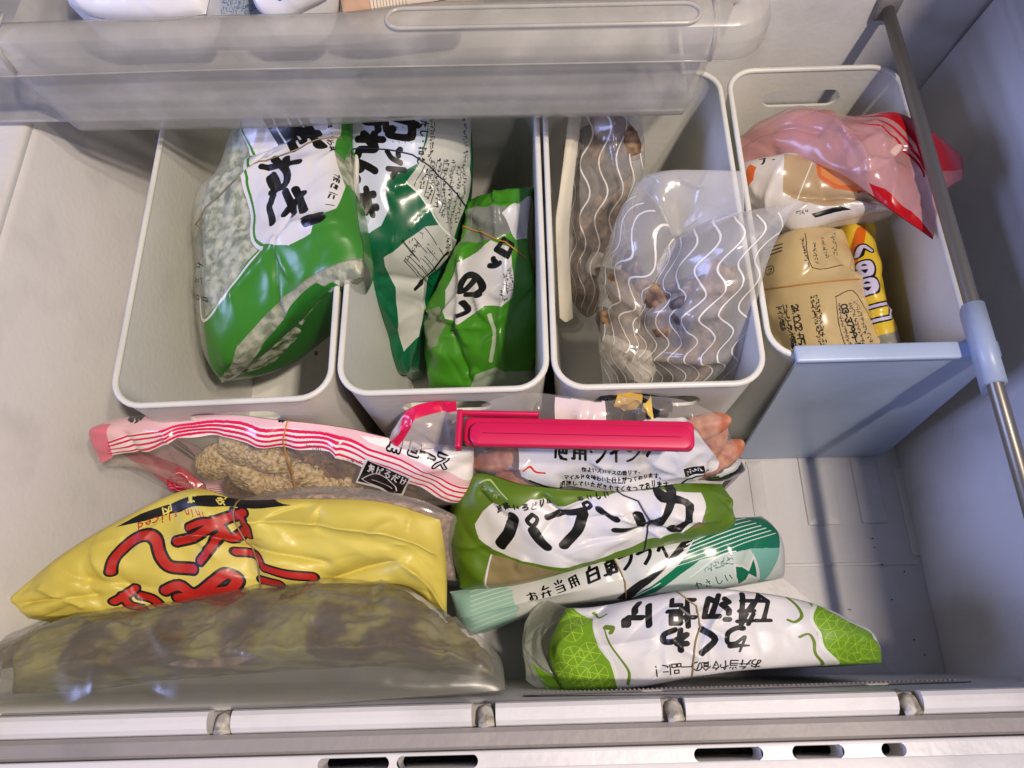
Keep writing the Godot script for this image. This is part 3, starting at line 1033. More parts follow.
func build_front_bags() -> void:
	var t := bag("cutlet", "breaded_cutlet_bag", "clear bag of breaded cutlets with pink stripes, left of the pink clip", "food bag", printed_film(print_cutlet(), true, 0.2), {"bulge": 0.012, "body": Vector3(0.0, -0.15, 0.0), "seed": 61, "wrinkle": 0.0028, "rad": 0.02, "nu": 110, "pinch": [[0.53, 0.03, 0.5]],
		"creases": [[0.24, 0.1, 0.3, 0.9, 0.003, 0.004], [0.66, 0.1, 0.7, 0.8, 0.003, 0.004], [0.12, 0.2, 0.2, 0.8, 0.003, -0.003]]})
	var crumb := speckle([Color(0.5, 0.38, 0.22), Color(0.68, 0.56, 0.36), Color(0.8, 0.71, 0.52), Color(0.86, 0.81, 0.68)], 0.03, 14.0, 0.8, 0.16, 63)
	for q in [[0.34, 0.62, 0.017], [0.42, 0.75, 0.018], [0.47, 0.5, 0.014], [0.5, 0.82, 0.02], [0.58, 0.8, 0.018], [0.39, 0.42, 0.014], [0.64, 0.86, 0.015]]:
		lump("breaded_cutlet", patches.cutlet, q[0], q[1], Vector3(q[2] * 1.2, q[2] * 0.6, q[2] * 0.8), q[0] * 20.0, int(q[0] * 100), crumb, t, 0.45)
	part("cutlet_layer", inner_mesh(patches.cutlet, Rect2(0.3, 0.3, 0.66, 0.66), 0.014, 0.006, 60.0), speckle([Color(0.3, 0.2, 0.13), Color(0.45, 0.33, 0.22), Color(0.58, 0.45, 0.3)], 0.012, 14.0, 0.8, 0.1, 65), t)
	var flap := make_patch("cutlet_flap", {"bulge": 0.004, "body": Vector3(0, -0.002, 0), "wrinkle": 0.003, "seed": 8, "nu": 40, "nv": 30})
	var fp := Paint.new(90, 46, Color(0.86, 0.82, 0.8, 0.35))
	fp.poly(Color(0.82, 0.08, 0.3), [0, 46, 0, 30, 24, 0, 90, 0, 90, 9, 40, 10, 16, 38, 10, 46])
	part("pink_corner", pouch_mesh(flap), printed_film(fp.done(), true, 0.25), t)
	flap = make_patch("cutlet_tail", {"bulge": 0.003, "body": Vector3(0, -0.002, 0), "wrinkle": 0.003, "seed": 18, "nu": 40, "nv": 30})
	fp = Paint.new(60, 30, Color(0.75, 0.07, 0.25))
	for k in 5:
		fp.line(Color(0.88, 0.6, 0.66), 1.0, [0, 4 + k * 5.5, 30, 2 + k * 6, 60, 6 + k * 6])
	part("folded_corner", pouch_mesh(flap), printed_film(fp.done(), false, 0.25), t)

	t = bag("sausage", "sausage_bag", "clear bag of sausages with a white label, closed by the pink clip", "food bag", printed_film(print_sausage(), true, 0.18), {"bulge": 0.014, "body": Vector3(0.0, -0.16, 0.012), "seed": 71, "wrinkle": 0.004, "folds": 40, "rad": 0.03, "nu": 96,
		"creases": [[0.2, 0.0, 0.25, 0.3, 0.003, 0.006], [0.4, 0.0, 0.38, 0.3, 0.003, 0.006], [0.62, 0.0, 0.6, 0.35, 0.003, 0.006], [0.82, 0.1, 0.96, 0.6, 0.003, 0.005], [0.9, 0.2, 0.8, 0.7, 0.003, 0.004]]})
	var pork := speckle([Color(0.6, 0.33, 0.24), Color(0.72, 0.46, 0.35), Color(0.8, 0.6, 0.48)], 0.01, 12.0, 0.5, 0.05, 73)
	for q in [[0.84, 0.34, 0.3], [0.88, 0.6, 1.2], [0.8, 0.7, 2.6], [0.75, 0.8, 0.1], [0.9, 0.76, 0.4], [0.12, 0.8, 0.3], [0.2, 0.9, 0.2]]:
		lump("sausage", patches.sausage, q[0], q[1], Vector3(0.022, 0.0085, 0.0095), q[2], int(q[0] * 50), pork, t, 0.12)

	t = bag("paprika", "frozen_vegetable_bag", "olive green bag of sliced paprika with large black lettering and a navy band", "food bag", printed_film(print_paprika(), false, 0.4, 0.1), {"bulge": 0.014, "body": Vector3(0.0, -0.13, 0.0), "seed": 81, "wrinkle": 0.0034, "folds": 34, "rad": 0.026, "nu": 140, "nv": 56, "pinch": [[0.66, 0.04, 0.4]],
		"creases": [[0.2, 0.15, 0.3, 0.35, 0.003, -0.005], [0.4, 0.1, 0.45, 0.3, 0.003, -0.006], [0.5, 0.6, 0.75, 0.5, 0.003, -0.004], [0.62, 0.2, 0.7, 0.7, 0.002, 0.003]]})
	t = bag("fish_roll", "fish_fillet_bag", "rolled white and green bag of fish fillets with a fish emblem, below the olive bag", "food bag", printed_film(print_fish_roll(), false, 0.22), {"bulge": 0.015, "body": Vector3(0.0, -0.07, 0.0), "seed": 91, "wrinkle": 0.0016, "rad": 0.02, "nu": 110, "pinch": [[0.5, 0.03, 0.3]]})
	t = bag("chikuwa", "fried_fish_cake_bag", "white bag with lime green star-patterned ends by the front wall", "food bag", printed_film(print_chikuwa(), false, 0.45, 0.06), {"bulge": 0.012, "body": Vector3(0.0, -0.125, 0.0), "seed": 97, "wrinkle": 0.0026, "folds": 30, "rad": 0.024, "nu": 150, "nv": 56, "pinch": [[0.44, 0.05, 0.45]],
		"creases": [[0.36, 0.2, 0.5, 0.6, 0.003, 0.004], [0.5, 0.2, 0.4, 0.9, 0.003, 0.003], [0.05, 0.5, 0.3, 0.52, 0.004, 0.003]]})
	var fold := make_patch("chikuwa_end", {"bulge": 0.003, "body": Vector3(0, -0.002, 0), "wrinkle": 0.0025, "seed": 28, "nu": 36, "nv": 36})
	var fp2 := Paint.new(40, 100, Color(0.72, 0.75, 0.7, 0.45))
	fp2.poly(Color(0.4, 0.58, 0.1), [14, 72, 40, 78, 40, 100, 22, 100])
	part("folded_end", pouch_mesh(fold), printed_film(fp2.done(), true, 0.25), t)

	t = bag("mince", "clear_food_bag", "clear bag of pinkish brown frozen food under the yellow bag", "food bag", mats.film_milky, {"bulge": 0.012, "body": Vector3(0.0, -0.13, 0.0), "seed": 101, "wrinkle": 0.002, "rad": 0.03})
	part("meat", inner_mesh(patches.mince, Rect2(0.02, 0.02, 0.96, 0.96), 0.002, 0.004, 120.0), speckle([Color(0.34, 0.22, 0.19), Color(0.5, 0.36, 0.3), Color(0.64, 0.5, 0.42), Color(0.75, 0.64, 0.56)], 0.02, 14.0, 0.65, 0.1, 103), t)

	t = bag("yellow", "frozen_meat_bag", "yellow bag with big red black-edged lettering, tied in the middle", "food bag", printed_film(print_yellow(), false, 0.48, 0.04), {"bulge": 0.012, "body": Vector3(0.0, -0.05, 0.006), "rest": 0.07, "seed": 111, "folds": 40, "wrinkle": 0.0032, "rad": 0.032, "nu": 170, "nv": 60, "pinch": [[0.53, 0.03, 0.65]],
		"creases": [[0.58, 0.2, 0.97, 0.3, 0.006, 0.007], [0.4, 0.4, 0.53, 0.5, 0.004, 0.006], [0.55, 0.55, 0.7, 0.75, 0.004, -0.006], [0.7, 0.95, 0.86, 0.7, 0.005, -0.012], [0.86, 0.7, 0.98, 0.95, 0.005, 0.008], [0.1, 0.3, 0.16, 0.8, 0.003, 0.004], [0.05, 0.5, 0.2, 0.7, 0.003, -0.004]]})
	t = bag("frosted", "frosted_storage_bag", "cloudy grey bag of olive and brown frozen food along the front wall", "freezer bag", clear_film(0.2, 0.25, Color(0.68, 0.68, 0.62)), {"bulge": 0.016, "body": Vector3(0.0, -0.12, 0.0), "seed": 121, "wrinkle": 0.0034, "folds": 44, "rad": 0.04, "nu": 170, "nv": 60})
	part("greens", inner_mesh(patches.frosted, Rect2(0.03, 0.0, 0.94, 0.72), 0.003, 0.004, 90.0), speckle([Color(0.22, 0.14, 0.1), Color(0.34, 0.25, 0.15), Color(0.46, 0.44, 0.18), Color(0.54, 0.52, 0.24), Color(0.5, 0.48, 0.32)], 0.007, 7.0, 0.7, 0.1, 123), t)
	lump("meat_piece", patches.frosted, 0.6, 0.22, Vector3(0.03, 0.006, 0.014), 0.1, 5, speckle([Color(0.14, 0.08, 0.08), Color(0.26, 0.15, 0.14), Color(0.4, 0.28, 0.25)], 0.03, 16.0, 0.7, 0.12, 127), t, 0.4)
	lump("meat_piece", patches.frosted, 0.45, 0.45, Vector3(0.05, 0.005, 0.02), 0.1, 6, speckle([Color(0.28, 0.2, 0.17), Color(0.4, 0.3, 0.25), Color(0.5, 0.4, 0.34)], 0.02, 10.0, 0.7, 0.08, 129), t, 0.3)

	# black and gold wrapper peeping out behind the clipped bag
	var g := make_patch("gold", {"bulge": 0.004, "body": Vector3(0, -0.12, 0.0), "wrinkle": 0.005, "seed": 5, "nu": 40, "nv": 24, "rad": 0.008})
	var gp := Paint.new(70, 20, Color(0.04, 0.04, 0.04))
	gp.poly(Color(0.78, 0.62, 0.2), [18, 0, 40, 0, 34, 14, 24, 20, 14, 12])
	gp.poly(Color(0.85, 0.72, 0.35), [40, 2, 48, 0, 46, 16, 38, 18])
	t = thing("foil_wrapper", "small black and gold foil wrapper behind the pink clip", "wrapper", at_uv(g.back, 0.5, 0.5))
	var fm := printed_film(gp.done(), false, 0.25)
	part("film", pouch_mesh(g), fm, t)

# ---------------------------------------------------------------- clip and bands
func build_clip() -> void:
	var a := px(458, 432, 0.203)
	var b := px(694, 437, 0.203)
	var o := thing("bag_clip", "bright pink plastic bag clip lying across the sausage bag", "clip", (a + b) * 0.5)
	var x := (b - a).normalized()
	var z := Vector3.UP.cross(x) * -1.0
	z = x.cross(Vector3.UP).normalized()
	var len := a.distance_to(b)
	# local meshes: x along the clip, y up, z towards the drawer front
	var bs := Basis(x, Vector3.UP, z)
	var lower := rounded_bar(0.004, len - 0.0, -0.0095, 0.0085, -0.005, 0.0025, 0.004)
	var upper := rounded_bar(0.008, len - 0.002, -0.0045, 0.0105, 0.002, 0.0078, 0.006)
	var latch := rounded_bar(-0.001, 0.0028, -0.0135, 0.0115, -0.004, 0.0055, 0.001)
	var arm := rounded_bar(0.0, 0.05, -0.0135, -0.0105, -0.003, 0.0045, 0.0012)
	for q in [["lower_jaw", lower], ["upper_jaw", upper], ["latch", latch], ["hinge_arm", arm]]:
		var m := MeshInstance3D.new()
		m.name = q[0]
		m.mesh = q[1]
		m.material_override = mats.clip
		m.transform = Transform3D(bs, a - o.position)
		o.add_child(m)

func rounded_bar(x0: float, x1: float, z0: float, z1: float, y0: float, y1: float, r: float) -> ArrayMesh:
	var rows := []
	var e := minf(0.0014, (y1 - y0) * 0.4)
	for l in [[y0, 1.0], [y0, e], [y0 + e * 0.3, e * 0.3], [y0 + e, 0.0], [y1 - e, 0.0], [y1 - e * 0.3, e * 0.3], [y1, e], [y1, 1.0]]:
		var inset: float = minf(l[1], minf(x1 - x0, z1 - z0) * 0.49)
		rows.append(rounded_ring(x0 + inset, x1 - inset, z0 + inset, z1 - inset, l[0], maxf(0.0004, r - inset), 6))
	return grid_mesh(rows)

func build_bands() -> void:
	var kinds := {"leek": [mats.rubber, "tan rubber band round the leek bag"], "spinach": [mats.rubber_blue, "navy rubber band round the dark green spinach bag"], "beans": [mats.rubber_orange, "orange rubber band round the small lime green bag"], "cheese": [mats.rubber_orange, "orange rubber band round the plump cream bag"], "cutlet": [mats.rubber_orange, "orange rubber band round the pink striped bag"], "paprika": [mats.rubber_blue, "navy rubber band round the olive green bag"], "fish_roll": [mats.rubber, "tan rubber band round the rolled fish bag"], "chikuwa": [mats.rubber, "tan rubber band round the white bag with lime green ends"], "yellow": [mats.rubber, "tan rubber band pinching the yellow bag"]}
	for key in kinds:
		var d: Dictionary = patches[key]
		var loop := PackedVector3Array()
		var uv: Array = BANDS[key]
		for side in 2:
			for k in 37:
				var f := k / 36.0 * (uv.size() - 1)
				if side == 1:
					f = (uv.size() - 1) - f
				var i := mini(int(f), uv.size() - 2)
				var q := Vector2(uv[i][0], uv[i][1]).lerp(Vector2(uv[i + 1][0], uv[i + 1][1]), f - i)
				var p := at_uv(d.front if side == 0 else d.back, q.x, q.y)
				loop.append(p + at_uv(d.n, q.x, q.y) * (0.0006 if side == 0 else -0.0006))
		var o := thing("rubber_band", kinds[key][1], "rubber band", loop[18])
		part("loop", tube_mesh(loop, 0.00055, 6, true), kinds[key][0], o)

# ---------------------------------------------------------------- tray goods, crumbs
func build_tray_goods() -> void:
	var p := Paint.new(140, 70, Color(0.9, 0.9, 0.92))
	p.poly(Color(0.82, 0.18, 0.2), [4, 40, 20, 40, 18, 52, 6, 48])
	bag("tray_a", "white_pouch", "plump white pouch with a red mark in the frosted tray", "pouch", printed_film(p.done(), false, 0.35), {"bulge": 0.012, "body": Vector3(0, -0.04, 0), "rest": 0.258, "wrinkle": 0.0012, "rad": 0.02})
	p = Paint.new(70, 70, Color(0.9, 0.9, 0.92))
	p.line(Color(0.8, 0.2, 0.25), 4, [10, 46, 18, 50])
	p.line(Color(0.2, 0.45, 0.7), 2, [20, 44, 30, 56, 34, 48])
	bag("tray_b", "white_pouch", "small white pouch with red and blue marks in the frosted tray", "pouch", printed_film(p.done(), false, 0.35), {"bulge": 0.012, "body": Vector3(0, -0.04, 0), "rest": 0.258, "wrinkle": 0.0015, "rad": 0.02})
	p = Paint.new(130, 60, Color(0.6, 0.63, 0.68))
	for k in 14:
		p.fine(Color(0.25, 0.4, 0.62), 4, 4 + k * 4.0, 126, 2 + k * 4.0, 5, 0, 0, 5, k)
	bag("tray_c", "printed_sheet_bag", "pale grey bag with blue print between the white pouches", "pouch", printed_film(p.done(), false, 0.35), {"bulge": 0.003, "body": Vector3(0, -0.02, 0), "rest": 0.258, "wrinkle": 0.0015, "rad": 0.02})
	p = Paint.new(130, 60, Color(0.76, 0.62, 0.5))
	p.poly(Color(0.85, 0.8, 0.72), [24, 0, 130, 0, 130, 60, 28, 60])
	for k in 12:
		p.line(Color(0.62, 0.5, 0.38), 0.8, [30 + k * 3, 0, 28 + k * 3, 60])
	p.poly(Color(0.78, 0.1, 0.12), [66, 30, 84, 28, 84, 46, 66, 47])
	p.glyph("ニ", Color(0.95, 0.9, 0.9), 1.6, 75, 39, 10, 0, 0, 10)
	bag("tray_d", "food_packet", "tan and cream packet with a red label in the frosted tray", "packet", printed_film(p.done(), false, 0.35), {"bulge": 0.006, "body": Vector3(0, -0.04, 0), "rest": 0.258, "wrinkle": 0.0012, "rad": 0.02})

func build_crumbs() -> void:
	var st := SurfaceTool.new()
	st.begin(Mesh.PRIMITIVE_TRIANGLES)
	var rng := RandomNumberGenerator.new()
	rng.seed = 12
	for q in [[872, 548], [882, 565], [851, 610], [925, 655], [912, 640], [890, 600], [873, 539], [905, 572]]:
		var c := px(q[0] + rng.randf_range(-2, 2), q[1], 0.0)
		var m := lump_mesh(Vector3(rng.randf_range(0.0005, 0.001), 0.0004, rng.randf_range(0.0004, 0.0008)), q[0], 0.4, 0.2)
		st.append_from(m, 0, Transform3D(Basis.IDENTITY, c + Vector3(0, 0.002, 0)))
	var o := MeshInstance3D.new()
	o.name = "crumbs"
	o.mesh = st.commit()
	o.material_override = mat(Color(0.2, 0.18, 0.16), 0.8)
	o.set_meta("label", "dark crumbs scattered on the bare drawer floor")
	o.set_meta("category", "crumbs")
	o.set_meta("kind", "stuff")
	add_child(o)

# edges of each pouch: picture position and height above the drawer floor
const BAGS := {
	"leek": {"t": [[250, 100, 0.19], [300, 98, 0.205], [352, 104, 0.205]], "b": [[222, 383, 0.12], [255, 362, 0.135], [300, 322, 0.165], [332, 289, 0.2], [361, 277, 0.212]], "l": [[250, 100, 0.19], [222, 165, 0.18], [198, 205, 0.172], [196, 280, 0.168], [203, 350, 0.15], [222, 383, 0.12]], "r": [[352, 104, 0.205], [352, 160, 0.21], [358, 220, 0.215], [363, 250, 0.215], [361, 277, 0.212]]},
	"spinach": {"t": [[346, 100, 0.2], [410, 98, 0.2], [470, 102, 0.19]], "b": [[398, 371, 0.04], [409, 374, 0.04], [420, 371, 0.04]], "l": [[346, 100, 0.2], [345, 180, 0.19], [352, 235, 0.17], [365, 295, 0.12], [380, 337, 0.07], [398, 371, 0.04]], "r": [[470, 102, 0.19], [472, 150, 0.17], [468, 195, 0.15], [450, 250, 0.12], [428, 285, 0.09], [422, 330, 0.06], [420, 371, 0.04]]},
	"beans": {"t": [[470, 204, 0.13], [500, 196, 0.15], [535, 188, 0.15]], "b": [[430, 388, 0.06], [480, 388, 0.07], [529, 381, 0.07]], "l": [[470, 204, 0.13], [470, 232, 0.135], [449, 272, 0.12], [424, 320, 0.08], [430, 388, 0.06]], "r": [[535, 188, 0.15], [528, 233, 0.15], [536, 285, 0.13], [538, 345, 0.1], [529, 381, 0.07]]},
	"zip_a": {"t": [[572, 100, 0.18], [605, 98, 0.19], [640, 100, 0.18]], "b": [[568, 300, 0.07], [590, 316, 0.06], [606, 300, 0.07]], "l": [[572, 100, 0.18], [567, 180, 0.14], [565, 250, 0.1], [568, 300, 0.07]], "r": [[640, 100, 0.18], [645, 150, 0.17], [640, 185, 0.15], [622, 240, 0.11], [606, 300, 0.07]]},
	"zip_b": {"t": [[637, 182, 0.2], [660, 205, 0.21], [680, 240, 0.19], [730, 215, 0.225], [796, 203, 0.235]], "b": [[603, 386, 0.1], [660, 386, 0.12], [731, 384, 0.14]], "l": [[637, 182, 0.2], [622, 215, 0.19], [604, 270, 0.15], [600, 330, 0.12], [603, 386, 0.1]], "r": [[796, 203, 0.235], [772, 250, 0.222], [757, 300, 0.2], [746, 345, 0.17], [731, 384, 0.14]]},
	"cheese": {"t": [[762, 242, 0.14], [800, 228, 0.17], [836, 228, 0.15]], "b": [[775, 372, 0.11], [830, 375, 0.15], [896, 365, 0.14]], "l": [[762, 242, 0.14], [765, 290, 0.13], [770, 340, 0.12], [775, 372, 0.11]], "r": [[836, 228, 0.15], [852, 265, 0.147], [868, 300, 0.143], [896, 365, 0.14]]},
	"potato": {"t": [[838, 226, 0.15], [856, 222, 0.16], [874, 220, 0.15]], "b": [[880, 360, 0.14], [892, 362, 0.145], [903, 358, 0.14]], "l": [[838, 226, 0.15], [852, 270, 0.15], [866, 310, 0.145], [880, 360, 0.14]], "r": [[874, 220, 0.15], [877, 265, 0.15], [886, 310, 0.145], [903, 358, 0.14]]},
	"pancake": {"t": [[744, 166, 0.16], [770, 157, 0.18], [805, 155, 0.185], [850, 178, 0.18], [897, 208, 0.175]], "b": [[744, 200, 0.16], [770, 216, 0.16], [795, 232, 0.165], [835, 222, 0.17], [897, 210, 0.174]], "l": [[744, 166, 0.16], [741, 182, 0.16], [744, 200, 0.16]], "r": [[897, 208, 0.175], [898, 209, 0.175], [897, 210, 0.174]]},
	"red_bag": {"t": [[738, 140, 0.15], [765, 124, 0.17], [802, 107, 0.19], [850, 117, 0.198], [895, 113, 0.204], [935, 135, 0.204], [963, 155, 0.2]], "b": [[740, 166, 0.16], [790, 160, 0.182], [835, 172, 0.194], [885, 205, 0.199], [933, 239, 0.2]], "l": [[738, 140, 0.15], [737, 152, 0.155], [740, 166, 0.16]], "r": [[963, 155, 0.2], [962, 178, 0.2], [945, 192, 0.2], [933, 239, 0.2]]},
	"cutlet": {"t": [[94, 426, 0.15], [120, 418, 0.155], [172, 414, 0.165], [230, 415, 0.17], [285, 421, 0.17], [345, 428, 0.165], [400, 440, 0.16], [474, 447, 0.15]], "b": [[100, 456, 0.13], [165, 470, 0.12], [212, 492, 0.1], [300, 500, 0.1], [390, 500, 0.1], [470, 503, 0.11]], "l": [[94, 426, 0.15], [92, 440, 0.145], [100, 456, 0.13]], "r": [[474, 447, 0.15], [473, 475, 0.13], [470, 503, 0.11]]},
	"sausage": {"t": [[482, 405, 0.188], [505, 396, 0.19], [535, 393, 0.192], [575, 398, 0.192], [605, 401, 0.19], [640, 396, 0.192], [690, 402, 0.19], [722, 418, 0.175]], "b": [[468, 470, 0.12], [520, 486, 0.12], [600, 492, 0.12], [690, 488, 0.12], [746, 470, 0.11]], "l": [[482, 405, 0.188], [472, 435, 0.15], [468, 470, 0.12]], "r": [[722, 418, 0.175], [735, 445, 0.14], [746, 470, 0.11]]},
	"paprika": {"t": [[452, 502, 0.1], [476, 474, 0.13], [530, 486, 0.14], [620, 492, 0.145], [680, 484, 0.14], [722, 484, 0.12]], "b": [[460, 588, 0.09], [520, 583, 0.1], [600, 562, 0.11], [680, 540, 0.11], [735, 524, 0.1]], "l": [[452, 502, 0.1], [453, 545, 0.09], [460, 588, 0.09]], "r": [[722, 484, 0.12], [731, 505, 0.11], [735, 524, 0.1]]},
	"fish_roll": {"t": [[450, 592, 0.07], [540, 574, 0.09], [620, 548, 0.1], [700, 522, 0.1], [762, 516, 0.08]], "b": [[470, 636, 0.06], [550, 608, 0.08], [640, 598, 0.09], [720, 588, 0.08], [784, 578, 0.06]], "l": [[450, 592, 0.07], [458, 615, 0.06], [470, 636, 0.06]], "r": [[762, 516, 0.08], [780, 542, 0.075], [784, 578, 0.06]]},
	"chikuwa": {"t": [[566, 608, 0.12], [600, 606, 0.13], [690, 590, 0.14], [745, 591, 0.14], [815, 604, 0.13], [872, 634, 0.11]], "b": [[566, 696, 0.12], [640, 687, 0.13], [700, 676, 0.135], [770, 668, 0.135], [882, 663, 0.11]], "l": [[566, 608, 0.12], [548, 652, 0.12], [566, 696, 0.12]], "r": [[872, 634, 0.11], [879, 650, 0.11], [882, 663, 0.11]]},
	"yellow": {"t": [[10, 598, 0.15], [60, 556, 0.165], [120, 520, 0.17], [190, 489, 0.17], [240, 500, 0.17], [300, 499, 0.17], [380, 502, 0.17], [440, 520, 0.16]], "b": [[28, 618, 0.15], [130, 612, 0.15], [240, 592, 0.15], [310, 584, 0.15], [372, 584, 0.145], [410, 588, 0.14], [447, 617, 0.12]], "l": [[10, 598, 0.15], [18, 608, 0.15], [28, 618, 0.15]], "r": [[440, 520, 0.16], [446, 560, 0.14], [447, 617, 0.12]]},
	"frosted": {"t": [[-25, 655, 0.19], [0, 648, 0.168], [90, 618, 0.155], [160, 606, 0.145], [250, 588, 0.145], [330, 580, 0.145], [400, 588, 0.14], [450, 628, 0.14], [500, 660, 0.15]], "b": [[-25, 714, 0.2], [0, 713, 0.19], [250, 708, 0.19], [400, 698, 0.19], [505, 690, 0.185]], "l": [[-25, 655, 0.19], [-24, 685, 0.195], [-25, 714, 0.2]], "r": [[500, 660, 0.15], [504, 675, 0.165], [505, 690, 0.185]]},
	"mince": {"t": [[236, 500, 0.12], [300, 487, 0.135], [360, 488, 0.135], [420, 500, 0.13], [456, 516, 0.12]], "b": [[240, 560, 0.11], [300, 560, 0.12], [400, 570, 0.1], [466, 584, 0.07]], "l": [[236, 500, 0.12], [235, 530, 0.115], [240, 560, 0.11]], "r": [[456, 516, 0.12], [462, 550, 0.09], [466, 584, 0.07]]},
	"zip_flap": {"t": [[638, 182, 0.2], [664, 171, 0.215], [700, 170, 0.22], [743, 171, 0.225]], "b": [[639, 186, 0.199], [660, 208, 0.208], [682, 240, 0.188], [744, 212, 0.222]], "l": [[638, 182, 0.2], [638, 184, 0.2], [639, 186, 0.199]], "r": [[743, 171, 0.225], [744, 190, 0.224], [744, 212, 0.222]]},
	"cutlet_flap": {"t": [[392, 432, 0.17], [408, 410, 0.18], [432, 402, 0.185], [456, 402, 0.185]], "b": [[390, 442, 0.16], [420, 446, 0.158], [458, 452, 0.155]], "l": [[392, 432, 0.17], [390, 438, 0.165], [390, 442, 0.16]], "r": [[456, 402, 0.185], [458, 425, 0.17], [458, 452, 0.155]]},
	"cutlet_tail": {"t": [[168, 478, 0.1], [178, 468, 0.105], [190, 474, 0.1], [204, 484, 0.095]], "b": [[170, 490, 0.09], [186, 492, 0.085], [206, 490, 0.085]], "l": [[168, 478, 0.1], [167, 484, 0.095], [170, 490, 0.09]], "r": [[204, 484, 0.095], [206, 487, 0.09], [206, 490, 0.085]]},
	"chikuwa_end": {"t": [[530, 606, 0.08], [545, 600, 0.09], [568, 608, 0.115]], "b": [[526, 680, 0.11], [545, 692, 0.115], [568, 697, 0.118]], "l": [[530, 606, 0.08], [524, 645, 0.09], [526, 680, 0.11]], "r": [[568, 608, 0.115], [549, 652, 0.115], [568, 697, 0.118]]},
	"gold": {"t": [[600, 396, 0.186], [625, 393, 0.19], [650, 395, 0.19], [672, 400, 0.185]], "b": [[600, 406, 0.18], [630, 412, 0.18], [672, 412, 0.178]], "l": [[600, 396, 0.186], [599, 400, 0.184], [600, 406, 0.18]], "r": [[672, 400, 0.185], [673, 406, 0.18], [672, 412, 0.178]]},
	"tray_a": {"t": [[66, -60, 0.32], [140, -64, 0.32], [212, -60, 0.32]], "b": [[70, 6, 0.3], [100, 18, 0.298], [160, 21, 0.298], [206, 14, 0.3]], "l": [[66, -60, 0.32], [62, -25, 0.31], [70, 6, 0.3]], "r": [[212, -60, 0.32], [214, -25, 0.31], [206, 14, 0.3]]},
	"tray_b": {"t": [[262, -50, 0.32], [300, -52, 0.32], [340, -40, 0.32]], "b": [[256, 6, 0.3], [268, 18, 0.298], [290, 18, 0.298], [326, 0, 0.302]], "l": [[262, -50, 0.32], [254, -20, 0.31], [256, 6, 0.3]], "r": [[340, -40, 0.32], [336, -20, 0.31], [326, 0, 0.302]]},
	"tray_c": {"t": [[200, -50, 0.29], [270, -52, 0.29], [340, -50, 0.29]], "b": [[205, 18, 0.285], [260, 17, 0.285], [335, 14, 0.285]], "l": [[200, -50, 0.29], [200, -15, 0.29], [205, 18, 0.285]], "r": [[340, -50, 0.29], [340, -15, 0.29], [335, 14, 0.285]]},
	"tray_d": {"t": [[340, -50, 0.31], [410, -52, 0.31], [480, -50, 0.31]], "b": [[343, 13, 0.298], [380, 9, 0.3], [430, 2, 0.3], [480, -6, 0.302]], "l": [[340, -50, 0.31], [338, -18, 0.3], [343, 13, 0.298]], "r": [[480, -50, 0.31], [482, -28, 0.305], [480, -6, 0.302]]},
	"card": {"t": [[570, 104, 0.196], [576, 103, 0.196], [582, 104, 0.19]], "b": [[560, 318, 0.11], [566, 322, 0.1], [573, 318, 0.09]], "l": [[570, 104, 0.196], [560, 190, 0.192], [556, 225, 0.186], [558, 280, 0.14], [560, 318, 0.11]], "r": [[582, 104, 0.19], [573, 190, 0.18], [569, 240, 0.16], [571, 285, 0.12], [573, 318, 0.09]]},
}

const BANDS := {
	"leek": [[0.058, 0.499], [0.287, 0.443], [0.521, 0.386], [0.771, 0.361], [0.959, 0.284]],
	"spinach": [[0.018, 0.186], [0.263, 0.2], [0.475, 0.212], [0.663, 0.258], [0.949, 0.334]],
	"beans": [[0.028, 0.195], [0.456, 0.236], [0.696, 0.288], [0.93, 0.372]],
	"cheese": [[-0.004, 0.382], [0.436, 0.418], [0.826, 0.442]],
	"cutlet": [[0.538, -0.007], [0.531, 0.158], [0.54, 0.395], [0.542, 0.929]],
	"paprika": [[0.626, -0.006], [0.672, 0.08], [0.687, 0.364], [0.642, 1.025]],
	"fish_roll": [[0.497, 0.006], [0.497, 0.35], [0.497, 0.613], [0.481, 1.004]],
	"chikuwa": [[0.34, 0.003], [0.409, 0.207], [0.432, 0.467], [0.403, 0.723], [0.373, 1.036]],
	"yellow": [[0.564, -0.008], [0.54, 0.245], [0.54, 0.497], [0.555, 0.69], [0.526, 1.036]],
}

